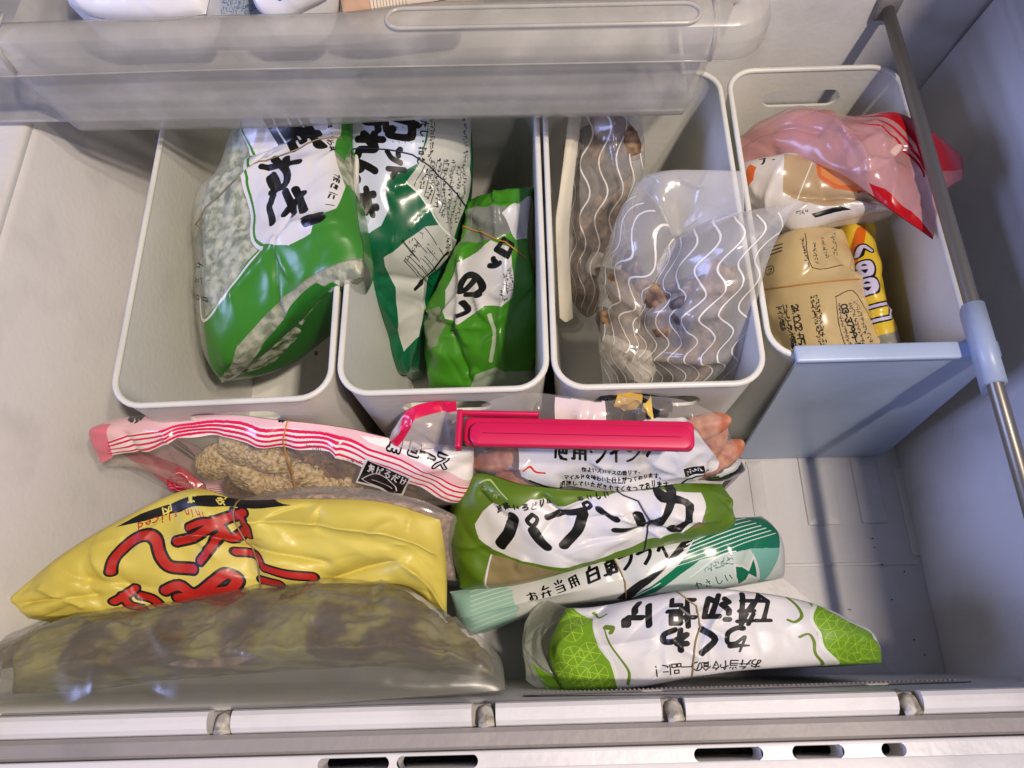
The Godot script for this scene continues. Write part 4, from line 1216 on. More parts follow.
func print_leek() -> Texture2D:
	var p := Paint.new(186, 302, Color(0.8, 0.82, 0.76, 0.28))
	p.poly(Color(0.22, 0.5, 0.16), [98.1, 213.9, 46.4, 232.9, 15.6, 237.5, 10.5, 260.5, -8.1, 298.2, 41.5, 269.4, 75.6, 266.9, 102.8, 266.9, 132.5, 275.1, 163.5, 280.2, 187.6, 276.5, 189, 227.5, 187.8, 165.7, 181.9, 163.1, 170.9, 208.8, 152.9, 233.2, 130.6, 233])
	p.poly(Color(0.22, 0.5, 0.16), [173.7, 4.6, 190.7, -13.2, 187.5, 86.4, 182.5, 125.7, 172.7, 118.6, 174.8, 63.8])
	p.poly(Color(0.16, 0.5, 0.12), [20.2, 302.5, 58.8, 286.8, 104, 284.1, 139.7, 297.9, 161.4, 298.4, 165.4, 308, 90.7, 315.2, 38.4, 315.2, -1.2, 315.2])
	p.poly(Color(0.82, 0.82, 0.83), [7.5, 1.3, 179.6, 12.1, 175.9, 63.3, 174.3, 110.5, 175.6, 135.7, 180.8, 169.2, 171.6, 208.7, 153.7, 233.6, 130.6, 233, 104.6, 218.7, 90.6, 202.6, 88.8, 175.2, 85.1, 144.5, 80, 103.3])
	p.line(Color(0.82, 0.82, 0.83), 5, [10.5, 3.2, 77.1, 102.2, 83.9, 144, 86.4, 175.2, 88.2, 202.3, 98.1, 218.5])
	p.line(Color(0.22, 0.5, 0.16), 2.6, [7.5, 1.3, 80, 103.3, 86.2, 145, 88.7, 176.2, 90.5, 203.5, 104.6, 218.7, 130.6, 233])
	p.line(Color(0.82, 0.82, 0.83), 2.2, [98.1, 218.5, 67.1, 227.2, 46.1, 233.6, 15.1, 239, 14.7, 221.9])
	p.glyph("青", Color(0.05, 0.05, 0.05), 9, 113.5, 58.3, 58.7, 109.7, -68.9, -9.1)
	p.glyph("ね", Color(0.05, 0.05, 0.05), 8.5, 125.9, 137.1, 7.4, 58.3, -44.5, -13.3)
	p.glyph("ぎ", Color(0.05, 0.05, 0.05), 8, 133, 189.4, 14.8, 67.4, -50, -8.6)
	p.text("汁物・炒め物", Color(0.05, 0.05, 0.05), 1.1, 161.5, 43.9, 172.7, 114.9, 2.6, 13.4, -6.4, 2.9)
	p.text("焼きに!", Color(0.05, 0.05, 0.05), 1.2, 174.7, 160.7, 167.8, 201.7, -2.2, 13, -5.3, -2.9)
	p.text("内容量", Color(0.05, 0.05, 0.05), 1, 13.7, 191.9, 16.5, 221, 0.6, 6, -21.5, -11.5)
	p.poly(Color(0.16, 0.44, 0.13), [26, 297.5, 65.1, 280.9, 111.6, 279.4, 148.8, 288.4, 160, 308, 18.6, 308])
	p.line(Color(0.95, 0.95, 0.95, 0.8), 1, [0.8, 300.7, 44.6, 303.1, 102.3, 303.8, 157.8, 302.1])
	return p.done()

func print_spinach() -> Texture2D:
	var p := Paint.new(124, 283, Color(0.02, 0.36, 0.22))
	p.poly(Color(0.74, 0.75, 0.72), [84.7, -12.4, 129.4, -7.4, 117.7, 46, 122.5, 84.4, 108.4, 123.1, 83.8, 109.7, 63.2, 90.3, 53.9, 80.3, 64.3, 65.7, 72.8, 45])
	p.poly(Color(0.74, 0.75, 0.72), [27.4, 135.8, 48.6, 121, 67.9, 110.8, 83.7, 109, 120.6, 128.4, 105.1, 137, 81.4, 158.6, 77.1, 220, 56.1, 246.1, 40.2, 211.9, 41.3, 162.5, 29.1, 143.8])
	p.poly(Color(0.76, 0.8, 0.88), [-5.4, -12.4, 87.6, -12.4, 74, 36.3, 64.3, 65.7, 49.5, 74.1, 35.1, 82, 34.6, 91.8, 36.1, 100.5, 27.2, 112.8, 9.3, 120.2, -0.9, 120.4, -2.3, 81.9])
	p.glyph("カ", Color(0.05, 0.05, 0.05), 7, 54.5, 35.6, -3.5, 28, -25.2, 2.1)
	p.glyph("ッ", Color(0.05, 0.05, 0.05), 4.5, 46.6, 61.1, -1.9, 18, -18.4, 1.1)
	p.glyph("ト", Color(0.05, 0.05, 0.05), 4.5, 44.4, 74.6, -2.6, 14, -15.1, 0.1)
	p.glyph("ほ", Color(0.05, 0.05, 0.05), 6.5, 30.3, 21.9, 2.7, 35.9, -24.8, -2.3)
	p.glyph("れ", Color(0.05, 0.05, 0.05), 7, 24.3, 49.9, -2.2, 23.8, -24.5, -2.7)
	p.glyph("ん", Color(0.05, 0.05, 0.05), 6.5, 16.8, 71.9, -2.8, 19.7, -21.3, -3.2)
	p.glyph("草", Color(0.05, 0.05, 0.05), 5.5, 11.8, 96, 3.6, 22.5, -26.4, 3.2)
	p.text("ひたし・和え", Color(0.05, 0.05, 0.05), 1.2, 74.3, 23.4, 66.2, 63.1, -1.4, 7.1, -6.5, 0.6)
	p.line(Color(0.86, 0.88, 0.84), 1.5, [53.9, 80.8, 65.3, 91.5, 83.9, 110.5, 121.1, 127.8])
	for i in 7: for j in 4: p.line(K_INK, 0.7, [44 + j * 5.0, 8 + i * 7.0, 44.6 + j * 5.0, 8.6 + i * 7.0])
	p.fine(Color(0.05, 0.05, 0.05), 71.6, 68.5, 64.7, 85.6, -1.3, 3.7, -3.4, -0.5, 3)
	p.fine(Color(0.05, 0.05, 0.05), 77.2, 61.3, 70.6, 90.8, -0.7, 4, -3.7, 0.1, 4)
	p.fine(Color(0.05, 0.05, 0.05), 83.8, 58.6, 76.2, 97.5, -0.7, 3, -4, 0.1, 5)
	p.fine(Color(0.05, 0.05, 0.05), 90.7, 59.1, 82.9, 103, -0.6, 2.6, -4.4, 0.1, 6)
	p.fine(Color(0.05, 0.05, 0.05), 98.2, 57.8, 90.7, 107.3, -0.5, 2.8, -4.8, 0.1, 7)
	p.fine(Color(0.05, 0.05, 0.05), 105.1, 60.9, 100.2, 112.3, -0.4, 3.7, -5.4, 0, 8)
	p.fine(Color(0.05, 0.05, 0.05), 112.3, 46.1, 109.3, 110.5, -0.3, 3.1, -5.8, 0.2, 9)
	p.fine(Color(0.05, 0.05, 0.05), 119.9, 166.5, 93.4, 118.4, 2.1, -3.1, 6, 2.3, 13)
	p.fine(Color(0.05, 0.05, 0.05), 119.4, 178.5, 85.4, 118, -37.4, -30, 5.5, 2, 14)
	p.fine(Color(0.05, 0.05, 0.05), 64.2, 146.6, 77, 117.9, -40.8, -34.3, 5, 1.7, 15)
	p.fine(Color(0.05, 0.05, 0.05), 56.5, 143.6, 68.6, 119.2, 1.5, -3.2, 45.8, 32.5, 16)
	p.fine(Color(0.05, 0.05, 0.05), 48.4, 137.5, 59.2, 121.9, 2.1, -3, 4, 1.7, 17)
	p.fine(Color(0.05, 0.05, 0.05), 81.6, 22, 73.7, 61.9, -0.7, 3.9, -3.9, 0.5, 18)
	p.fine(Color(0.05, 0.05, 0.05), 118.2, 8.7, 112.6, 42.4, -0.8, 4.2, -5.8, 1.3, 19)
	p.line(Color(0.05, 0.05, 0.05), 0.5, [68.3, 67.4, 59.4, 83.3])
	p.line(Color(0.05, 0.05, 0.05), 0.5, [74.6, 61.8, 67.1, 89.8])
	p.line(Color(0.05, 0.05, 0.05), 0.5, [80, 60.9, 72.3, 94.9])
	p.line(Color(0.05, 0.05, 0.05), 0.5, [86.6, 59.8, 79.4, 100.2])
	p.line(Color(0.05, 0.05, 0.05), 3, [64.7, 161.6, 83.9, 146.8, 100.8, 132.5])
	return p.done()

func print_beans() -> Texture2D:
	var p := Paint.new(107, 209, Color(0.25, 0.53, 0.1))
	p.poly(Color(0.5, 0.55, 0.45), [7.4, 128, 24.3, 117.8, 35.7, 135.9, 28.9, 163.6, 12, 173.7])
	p.poly(Color(0.8, 0.82, 0.8, 0.3), [36.6, 31.2, 71.4, 33.2, 82.1, 50.9, 63.3, 55.6, 16.5, 57.6])
	p.poly(Color(0.62, 0.68, 0.6), [54.8, 190.2, 72.3, 179, 111.7, 192, 111.7, 218.1, 40.8, 218.1])
	p.line(Color(0.7, 0.76, 0.66), 3, [69.3, 124.1, 74.2, 147, 69, 173.3])
	p.poly(Color(0.82, 0.82, 0.83), [68.2, 37.4, 109, 13.8, 105, 59.3, 88.3, 59.5])
	p.poly(Color(0.82, 0.82, 0.83), [49.8, 66.3, 59, 56.1, 80.1, 65.8, 84.5, 93.3, 84.8, 110.7, 77.3, 115.9, 64, 113.6, 49.8, 135, 35.9, 130.9, 23.1, 98.8, 28.7, 78.6])
	p.line(Color(0.22, 0.5, 0.16), 1.5, [23.6, 78.6, 21.3, 101.2, 35.3, 133.5])
	p.glyph("ロ", Color(0.05, 0.05, 0.05), 5, 74.6, 63.1, 17.9, 11.1, -9, 12.8)
	p.glyph("ッ", Color(0.05, 0.05, 0.05), 4, 66.7, 74.6, 9.1, 6.5, -5.2, 7.1)
	p.glyph("の", Color(0.05, 0.05, 0.05), 5.5, 49.2, 92.2, 21.3, 9.5, -5.8, 20.9)
	p.glyph("く", Color(0.05, 0.05, 0.05), 5, 49.1, 119.7, -13.9, -5.3, 1.1, -17.7)
	p.fine(Color(0.05, 0.05, 0.05), 75.5, 84, 81.1, 103.6, 1.3, 4.3, -3.9, -0.3, 31)
	p.fine(Color(0.05, 0.05, 0.05), 80.1, 81.9, 84.5, 102.7, 0.9, 4.2, -4.3, -0.7, 32)
	p.fine(Color(0.05, 0.05, 0.05), 73.4, 97.6, 80.7, 111.6, 2.4, 4.4, -3.2, 1, 33)
	return p.done()

func print_cheese() -> Texture2D:
	var p := Paint.new(122, 153, Color(0.8, 0.71, 0.52))
	p.text("24.10.02 +TS 014", Color(0.05, 0.05, 0.05), 1.1, 44.4, 84.7, 45.9, 133, 0.3, 6.8, -4.7, 0.2)
	p.text("ニュージーランド製造,", Color(0.05, 0.05, 0.05), 1, 36.8, 82.8, 40.1, 126.5, 0.5, 5.9, -4.9, 0.4)
	p.text("ドイツ製造", Color(0.05, 0.05, 0.05), 1, 30.5, 82.6, 32.2, 104.4, 0.4, 5.9, -6.2, 0.1)
	p.line(Color(0.05, 0.05, 0.05), 0.7, [71.5, 81, 94.5, 82.1, 113.5, 144.7, 75.5, 140.9, 71.5, 81])
	p.text("03-3799-590", Color(0.05, 0.05, 0.05), 1.5, 78.8, 91.6, 85, 140.9, 0.6, 5.9, -6.2, 0.9)
	p.fine(Color(0.05, 0.05, 0.05), 73.9, 87.4, 76.6, 135.8, 0.1, 4.1, -3.5, 0.4, 41)
	p.fine(Color(0.05, 0.05, 0.05), 85.6, 88.1, 91.8, 138.5, 0.3, 3.7, -4.2, 0.6, 42)
	p.fine(Color(0.05, 0.05, 0.05), 91.8, 86.5, 100, 139.8, 0.4, 3.7, -4.8, 0.8, 43)
	p.fine(Color(0.05, 0.05, 0.05), 56, 77.3, 57.1, 131.6, 0.1, 4.3, -2.3, 0.1, 44)
	p.fine(Color(0.05, 0.05, 0.05), 58.4, 77, 59.8, 132.3, 0.1, 4.2, -2.4, 0.2, 45)
	p.line(Color(0.05, 0.05, 0.05), 0.7, [59.1, 9.1, 60.2, 47, 92.4, 47.7])
	p.fine(Color(0.05, 0.05, 0.05), 55.3, 13.2, 57.3, 44.4, 0.3, 4.3, -2.4, 0.3, 51)
	p.fine(Color(0.05, 0.05, 0.05), 65.5, 20, 65.2, 41.9, 0, 4.2, -3.5, 0.4, 52)
	p.fine(Color(0.05, 0.05, 0.05), 76.3, 15.8, 75.4, 38.6, -0.1, 4.3, -4.9, 1.1, 53)
	p.fine(Color(0.05, 0.05, 0.05), 90.4, 13.3, 85.8, 37, -0.7, 4.5, -6.5, 1.3, 54)
	p.line(Color(0.05, 0.05, 0.05), 0.9, [17.2, 36.5, 28.6, 37.2, 30.2, 44.1, 19.5, 44.8, 17.2, 36.5])
	p.glyph("プ", Color(0.05, 0.05, 0.05), 0.9, 25.1, 41.8, 7.4, 0.9, 0.3, 5.5)
	p.line(Color(0.05, 0.05, 0.05), 1.6, [16, 15.3, 39.2, 16.1])
	p.line(Color(0.05, 0.05, 0.05), 1.6, [16.9, 19.7, 39.5, 20.2])
	p.line(Color(0.05, 0.05, 0.05), 1.6, [17.4, 23.9, 39.6, 24.1])
	return p.done()

func print_potato() -> Texture2D:
	var p := Paint.new(37, 150, Color(0.88, 0.76, 0.2))
	p.poly(Color(0.85, 0.4, 0.06), [13.3, 9, 21.1, 7.1, 13, 36.6, 7.8, 59.8, 6.1, 86, 0.2, 75.9, 1.3, 45.6])
	p.poly(Color(0.55, 0.55, 0.5), [2.5, 126, 29.6, 121.9, 34.9, 156.6, -1.6, 156.2])
	p.glyph("く", Color(0.05, 0.05, 0.05), 6.5, 14.6, 35, 1.3, 17.1, -10.3, 4.3)
	p.glyph("く", Color(0.8, 0.78, 0.9), 3.2, 14.6, 35, 1.3, 17.1, -10.3, 4.3)
	p.glyph("の", Color(0.05, 0.05, 0.05), 6.5, 12.8, 55.9, 0.6, 15.6, -6.8, 2)
	p.glyph("の", Color(0.8, 0.78, 0.9), 3.2, 12.8, 55.9, 0.6, 15.6, -6.8, 2)
	p.glyph("の", Color(0.05, 0.05, 0.05), 6.5, 12.4, 73.5, 0.5, 16, -6.8, 1.7)
	p.glyph("の", Color(0.8, 0.78, 0.9), 3.2, 12.4, 73.5, 0.5, 16, -6.8, 1.7)
	p.glyph("ロ", Color(0.05, 0.05, 0.05), 6.5, 13, 101.1, 0.5, 23.9, -32.8, 3.7)
	p.glyph("ロ", Color(0.8, 0.78, 0.9), 3.2, 13, 101.1, 0.5, 23.9, -32.8, 3.7)
	return p.done()

func print_pancake() -> Texture2D:
	var p := Paint.new(169, 72, Color(0.85, 0.83, 0.82))
	p.poly(Color(0.72, 0.62, 0.48), [47.7, 4, 58.7, 4, 111.3, 3.9, 144.7, 39.5, 105.3, 55.8, 67.3, 46.9, 53.5, 41.2])
	p.poly(Color(0.82, 0.42, 0.2), [76.3, 6.1, 99.3, -1.8, 111.3, 3.9, 135.7, 26, 124.2, 35.3, 98.6, 33.1, 80.8, 23])
	p.poly(Color(0.86, 0.55, 0.32), [80.4, 6.9, 100.3, -1.8, 109.5, 12.4, 125.3, 25.9, 102.6, 28.5, 84.3, 20])
	p.poly(Color(0.88, 0.4, 0.12), [12.2, 36.6, 23, 12.7, 29.3, 17.3, 25.3, 32.8, 14.3, 45.1])
	p.line(Color(0.9, 0.88, 0.82), 1.2, [73.4, 10.8, 65.3, 45.3])
	p.line(Color(0.75, 0.08, 0.08), 3, [122, 34.4, 133.7, 27.2])
	p.text("プ・", Color(0.05, 0.05, 0.05), 1.5, 33, 9.2, 40.4, 7.9, 4.4, -0.8, 2.7, 8.9)
	p.poly(Color(0.05, 0.05, 0.05), [80.3, 58.7, 105.3, 55.8, 119.5, 62, 85, 63.1])
	p.fine(Color(0.05, 0.05, 0.05), 8, 73.2, 23.2, 75.1, 4, 0.3, -3.9, 3.5, 61)
	p.fine(Color(0.05, 0.05, 0.05), 65, 57.4, 76.1, 56.6, 4.2, -0.3, 0.9, 3.8, 62)
	p.fine(Color(0.05, 0.05, 0.05), 10.8, 75.1, 31.7, 74.2, 3.6, 0, -2.2, 0, 63)
	return p.done()

func print_red_bag() -> Texture2D:
	var p := Paint.new(247, 94, Color(0.84, 0.62, 0.62, 0.62))
	p.poly(Color(0.72, 0.05, 0.1), [148.7, 5.3, 220.8, -3.5, 257.8, -4.1, 253.2, 19.4, 243, 44.7, 220.6, 44.6, 189.6, 26.4])
	p.poly(Color(0.8, 0.5, 0.52, 0.7), [228.1, 41.6, 242.6, 18.1, 251.4, 26.5, 249.4, 47.6, 237.5, 50.3])
	p.poly(Color(0.72, 0.05, 0.1), [160.6, 90.3, 180.8, 85.3, 225.8, 87.7, 254.2, 94, 214.1, 96.6, 182.6, 98])
	p.line(Color(0.72, 0.05, 0.1), 3.4, [125.2, 2.1, 153.3, 10.8, 177.8, 21.1, 196.7, 29.6, 212, 39.6])
	p.line(Color(0.72, 0.05, 0.1), 2.8, [125.1, 16.3, 153.4, 21.1, 181.3, 30.3, 203.1, 37.6, 216, 44.6])
	p.line(Color(0.72, 0.05, 0.1), 2.3, [127.2, 31.5, 158, 34.2, 187.4, 38.8, 208.2, 43.7, 218.6, 51])
	return p.done()

func print_cutlet() -> Texture2D:
	var p := Paint.new(394, 89, Color(0.86, 0.82, 0.78, 0.17))
	p.poly(Color(0.9, 0.74, 0.77), [-17.2, -3.9, 25.1, -1.6, 90.7, -0.8, 153.1, -0.7, 208.9, -0.9, 266.7, -0.6, 321.5, -0.6, 396, -0.7, 395.8, 59.6, 393.9, 57.5, 343.2, 16.3, 300.9, 5.4, 261.8, 2.1, 210.4, 3, 151.9, 1.9, 104.5, 4.7, 76.9, 11.6, 28.9, 28.3])
	p.poly(Color(0.93, 0.88, 0.88), [28.9, 28.3, 76.9, 11.6, 104.5, 4.7, 151.9, 1.9, 210.4, 3, 261.8, 2.1, 300.9, 5.4, 343.2, 16.3, 393.9, 57.5, 394.3, 86.4, 338, 43.8, 296.9, 30, 254.6, 15.1, 209.9, 19.7, 155, 14.7, 106.3, 15.1, 73, 33.8, 22.6, 53.5])
	p.poly(Color(0.86, 0.45, 0.53), [-17.2, -3.9, 31.3, 6.5, 26.6, 55, 10.3, 70.6, 5.1, 30.8])
	p.line(Color(0.84, 0.13, 0.33), 2, [28.4, 30.4, 77, 14.3, 104.9, 5.9, 152.6, 3.1, 210.5, 4.8, 261.1, 3.3, 300.8, 7.5, 342.6, 19.3, 394, 60.9])
	p.line(Color(0.84, 0.13, 0.33), 2, [27.3, 34.7, 76.6, 19.7, 105.6, 8.3, 153.7, 5.9, 210.6, 8.6, 259.5, 6.1, 300.3, 12.6, 341.3, 26.1, 394, 68.1])
	p.line(Color(0.84, 0.13, 0.33), 2, [25.7, 41.5, 75.4, 25.4, 106, 10.9, 154.5, 9.2, 210.4, 12.9, 257.6, 9.4, 299.3, 18.8, 340, 33, 394.1, 75.3])
	p.line(Color(0.84, 0.13, 0.33), 2, [23.7, 49.3, 73.9, 31, 106.3, 13.7, 154.9, 12.8, 210.1, 17.4, 255.7, 13.1, 297.8, 26.2, 338.6, 40.1, 394.1, 82.5])
	p.poly(Color(0.95, 0.93, 0.93), [283.9, 1.1, 321.8, -0.2, 394, 1.2, 393.3, 48.1, 362.1, 17.7, 323.1, 5])
	p.glyph("用", Color(0.05, 0.05, 0.05), 4.6, 318.4, 1.9, 12, 1.4, -2.5, 6.4)
	p.glyph("用", Color(0.82, 0.82, 0.83), 1.6, 318.4, 1.9, 12, 1.4, -2.5, 6.4)
	p.glyph("ロ", Color(0.05, 0.05, 0.05), 4.6, 337, 2.8, 13.1, 2.1, -4, 7.5)
	p.glyph("ロ", Color(0.82, 0.82, 0.83), 1.6, 337, 2.8, 13.1, 2.1, -4, 7.5)
	p.glyph("ー", Color(0.05, 0.05, 0.05), 4.6, 350.6, 6.2, 12.5, 3.1, -4.2, 10.4)
	p.glyph("ー", Color(0.82, 0.82, 0.83), 1.6, 350.6, 6.2, 12.5, 3.1, -4.2, 10.4)
	p.glyph("ス", Color(0.05, 0.05, 0.05), 4.6, 363.8, 9.9, 15, 5.2, -5, 15.7)
	p.glyph("ス", Color(0.82, 0.82, 0.83), 1.6, 363.8, 9.9, 15, 5.2, -5, 15.7)
	p.glyph("の", Color(0.05, 0.05, 0.05), 2, 52.2, 1.3, 12.3, 0.6, 14.2, 7.8)
	p.text("やさ", Color(0.05, 0.05, 0.05), 1.4, 60.6, 0.9, 85.4, 0.1, 6.8, -0.2, 7.8, 3.3)
	p.text("の", Color(0.05, 0.05, 0.05), 2, 205.6, -1.5, 207.4, -1.6, 7.7, -0.5, 2, 3)
	p.poly(Color(0.82, 0.82, 0.83), [292.3, 15.7, 334.1, 32.1, 324.4, 64.7, 278, 46])
	p.poly(Color(0.06, 0.05, 0.05), [294.3, 17.3, 332.1, 33.7, 323.3, 60.1, 280.3, 44.4])
	p.text("揚げるだけ", Color(0.82, 0.82, 0.83), 1.3, 296.4, 26.4, 325.8, 38.6, 6.2, 2.6, -3.4, 9.9)
	p.line(Color(0.82, 0.82, 0.83), 1.1, [285, 41.1, 299.6, 33.2, 313.5, 41.7, 319.4, 52.8, 306.9, 54.4, 292.7, 47.9, 285, 41.1])
	p.line(Color(0.82, 0.82, 0.83), 0.8, [295.5, 42, 314.9, 50.3])
	p.fine(Color(0.35, 0.3, 0.28), 231, 12.9, 274.5, 23.8, 4.5, 1.1, -2, 4.8, 71)
	p.fine(Color(0.35, 0.3, 0.28), 228.8, 18.6, 271.1, 33.3, 4.3, 1.6, -2.3, 5.2, 72)
	p.fine(Color(0.35, 0.3, 0.28), 225.2, 25.5, 267.9, 42.1, 4.2, 1.7, -2.4, 5, 73)
	p.fine(Color(0.35, 0.3, 0.28), 269.6, 20.1, 287.6, 21.1, 5.2, 0.2, -1.8, 5.8, 74)
	return p.done()

func print_sausage() -> Texture2D:
	var p := Paint.new(284, 96, Color(0.85, 0.83, 0.82, 0.16))
	p.poly(Color(0.86, 0.8, 0.82), [84.9, 0.5, 140.5, 0.1, 140.2, 12.2, 89.7, 16.2])
	p.poly(Color(0.82, 0.82, 0.83), [53.5, 48.4, 78.6, 17.5, 231.1, 9.1, 244.9, 38.5, 248.6, 62, 225.2, 73.5, 198.9, 95.3, 131.1, 89.4, 81.9, 82.1, 58.8, 74.1])
	p.line(Color(0.05, 0.05, 0.05), 2, [67.2, 77.4, 95.7, 88.2, 131.7, 92.5, 196.5, 87.4, 217.3, 72.4, 233.6, 64.6])
	p.text("徳用ウインナー", Color(0.05, 0.05, 0.05), 2.6, 96.2, 44.6, 202.4, 41.5, 17, 1.2, 0, 20.3)
	p.text("程よいスパイスの香りで、", Color(0.05, 0.05, 0.05), 0.9, 118.2, 64.4, 171.6, 64.6, 4.8, 0.1, -0.4, 5.5)
	p.text("マイルドな味わいに仕上がっております。", Color(0.05, 0.05, 0.05), 0.9, 101.7, 73.8, 190.8, 72.7, 4.8, 0.1, -0.5, 5.7)
	p.text("調理していただきやすくなっております", Color(0.05, 0.05, 0.05), 0.9, 97.7, 81.8, 193.3, 81.3, 4.7, 0, -0.5, 6.3)
	p.line(Color(0.8, 0.15, 0.1), 1.6, [60.9, 67.3, 67.3, 63.3, 73.5, 67.8, 82.3, 68.6])
	p.poly(Color(0.05, 0.05, 0.05), [212.9, 60.4, 230.9, 56.8, 230.1, 64.1, 212.9, 69.7])
	p.fine(Color(0.82, 0.82, 0.83), 215.1, 63.9, 228.4, 60.2, 3.2, -0.9, 0, 4.5, 81)
	p.poly(Color(0.07, 0.06, 0.06), [238.6, 73.9, 281.3, 73.4, 284.9, 92.3, 282.2, 96.6, 228.8, 86.8])
	p.poly(Color(0.82, 0.82, 0.83), [239.9, 71.3, 275.8, 63.1, 278, 72.7, 245.4, 79.4])
	return p.done()

func print_paprika() -> Texture2D:
	var p := Paint.new(298, 87, Color(0.34, 0.46, 0.1))
	p.poly(Color(0.55, 0.5, 0.36), [52.5, 60.1, 78.4, 67.3, 110.3, 80.8, 148.4, 82.6, 150.8, 81.6, 118, 82.1, 50.8, 90.8, 23.1, 90.8])
	p.line(Color(0.82, 0.82, 0.83), 1.4, [52, 60.9, 28.2, 89])
	p.poly(Color(0.5, 0.4, 0.36), [235.7, 51.4, 248.7, 36.7, 250.5, 52.6])
	p.poly(Color(0.82, 0.82, 0.83), [49.2, 33.5, 59.4, 24.6, 72.5, 17.3, 84.8, 17.9, 96.3, 15.7, 106.6, 8.1, 118.2, 9.6, 126.1, 14.8, 138.5, 12.3, 160.1, 3.2, 188.4, -0.2, 222.5, 0.4, 257.6, 7.5, 254.6, 25.2, 245.1, 43.5, 227.7, 53, 189.7, 69.3, 149.3, 79, 120.4, 79.9, 95.5, 71.7, 70.4, 63.4, 56.5, 56, 49.8, 45.3])
	p.line(Color(0.34, 0.46, 0.1), 2, [61.1, 61.5, 94.5, 73.7, 121, 83.3, 150.2, 83.6, 189.1, 72.7, 223.2, 58.1, 244.4, 41.6])
	p.line(Color(0.05, 0.05, 0.05), 9.5, [90.1, 24.9, 81.5, 39.5, 66.7, 51.7])
	p.line(Color(0.05, 0.05, 0.05), 9, [104.2, 35.1, 106.5, 46.1, 109.5, 53.2])
	p.line(Color(0.05, 0.05, 0.05), 3.4, [106.1, 20.1, 109.6, 24.4, 104.7, 30.1, 101.2, 25.8, 106.1, 20.1])
	p.line(Color(0.05, 0.05, 0.05), 6, [119.2, 24.1, 136.4, 21.6, 152.3, 17.1])
	p.line(Color(0.05, 0.05, 0.05), 9, [150.8, 20.1, 141.2, 38.4, 124.9, 53.9])
	p.line(Color(0.05, 0.05, 0.05), 3, [156.5, 8.7, 159.3, 11.2, 155.2, 15.1, 152.7, 11.5, 156.5, 8.7])
	p.line(Color(0.05, 0.05, 0.05), 8, [166.2, 13.8, 172.4, 19.9, 177.6, 23.8])
	p.line(Color(0.05, 0.05, 0.05), 8, [196.8, 20.9, 196.9, 38, 190.1, 42.4, 174.2, 37.9])
	p.glyph("カ", Color(0.05, 0.05, 0.05), 8, 224.8, 22.5, 32.4, 22.5, -21.6, 47.4)
	p.text("野菜", Color(0.05, 0.05, 0.05), 1.2, 77.6, 20.9, 86.1, 16.2, 6.7, -3.7, 1.8, 4.3)
	p.text("いろどりの", Color(0.05, 0.05, 0.05), 1.2, 94.8, 15.2, 123.2, 11.6, 5.7, -0.5, -0.9, 4.8)
	p.text("おいしい", Color(0.05, 0.05, 0.05), 1.2, 151.5, 5, 174.3, 1, 5.1, -0.9, 0.2, 3.8)
	p.line(Color(0.7, 0.76, 0.5), 1, [58.4, 5.5, 71.5, 1.8, 84, 6.7, 89, 9.7])
	p.fine(Color(0.7, 0.76, 0.5), 60.8, 7.9, 81.8, 9.9, 5.8, 0.5, -2.8, 4.1, 91)
	return p.done()

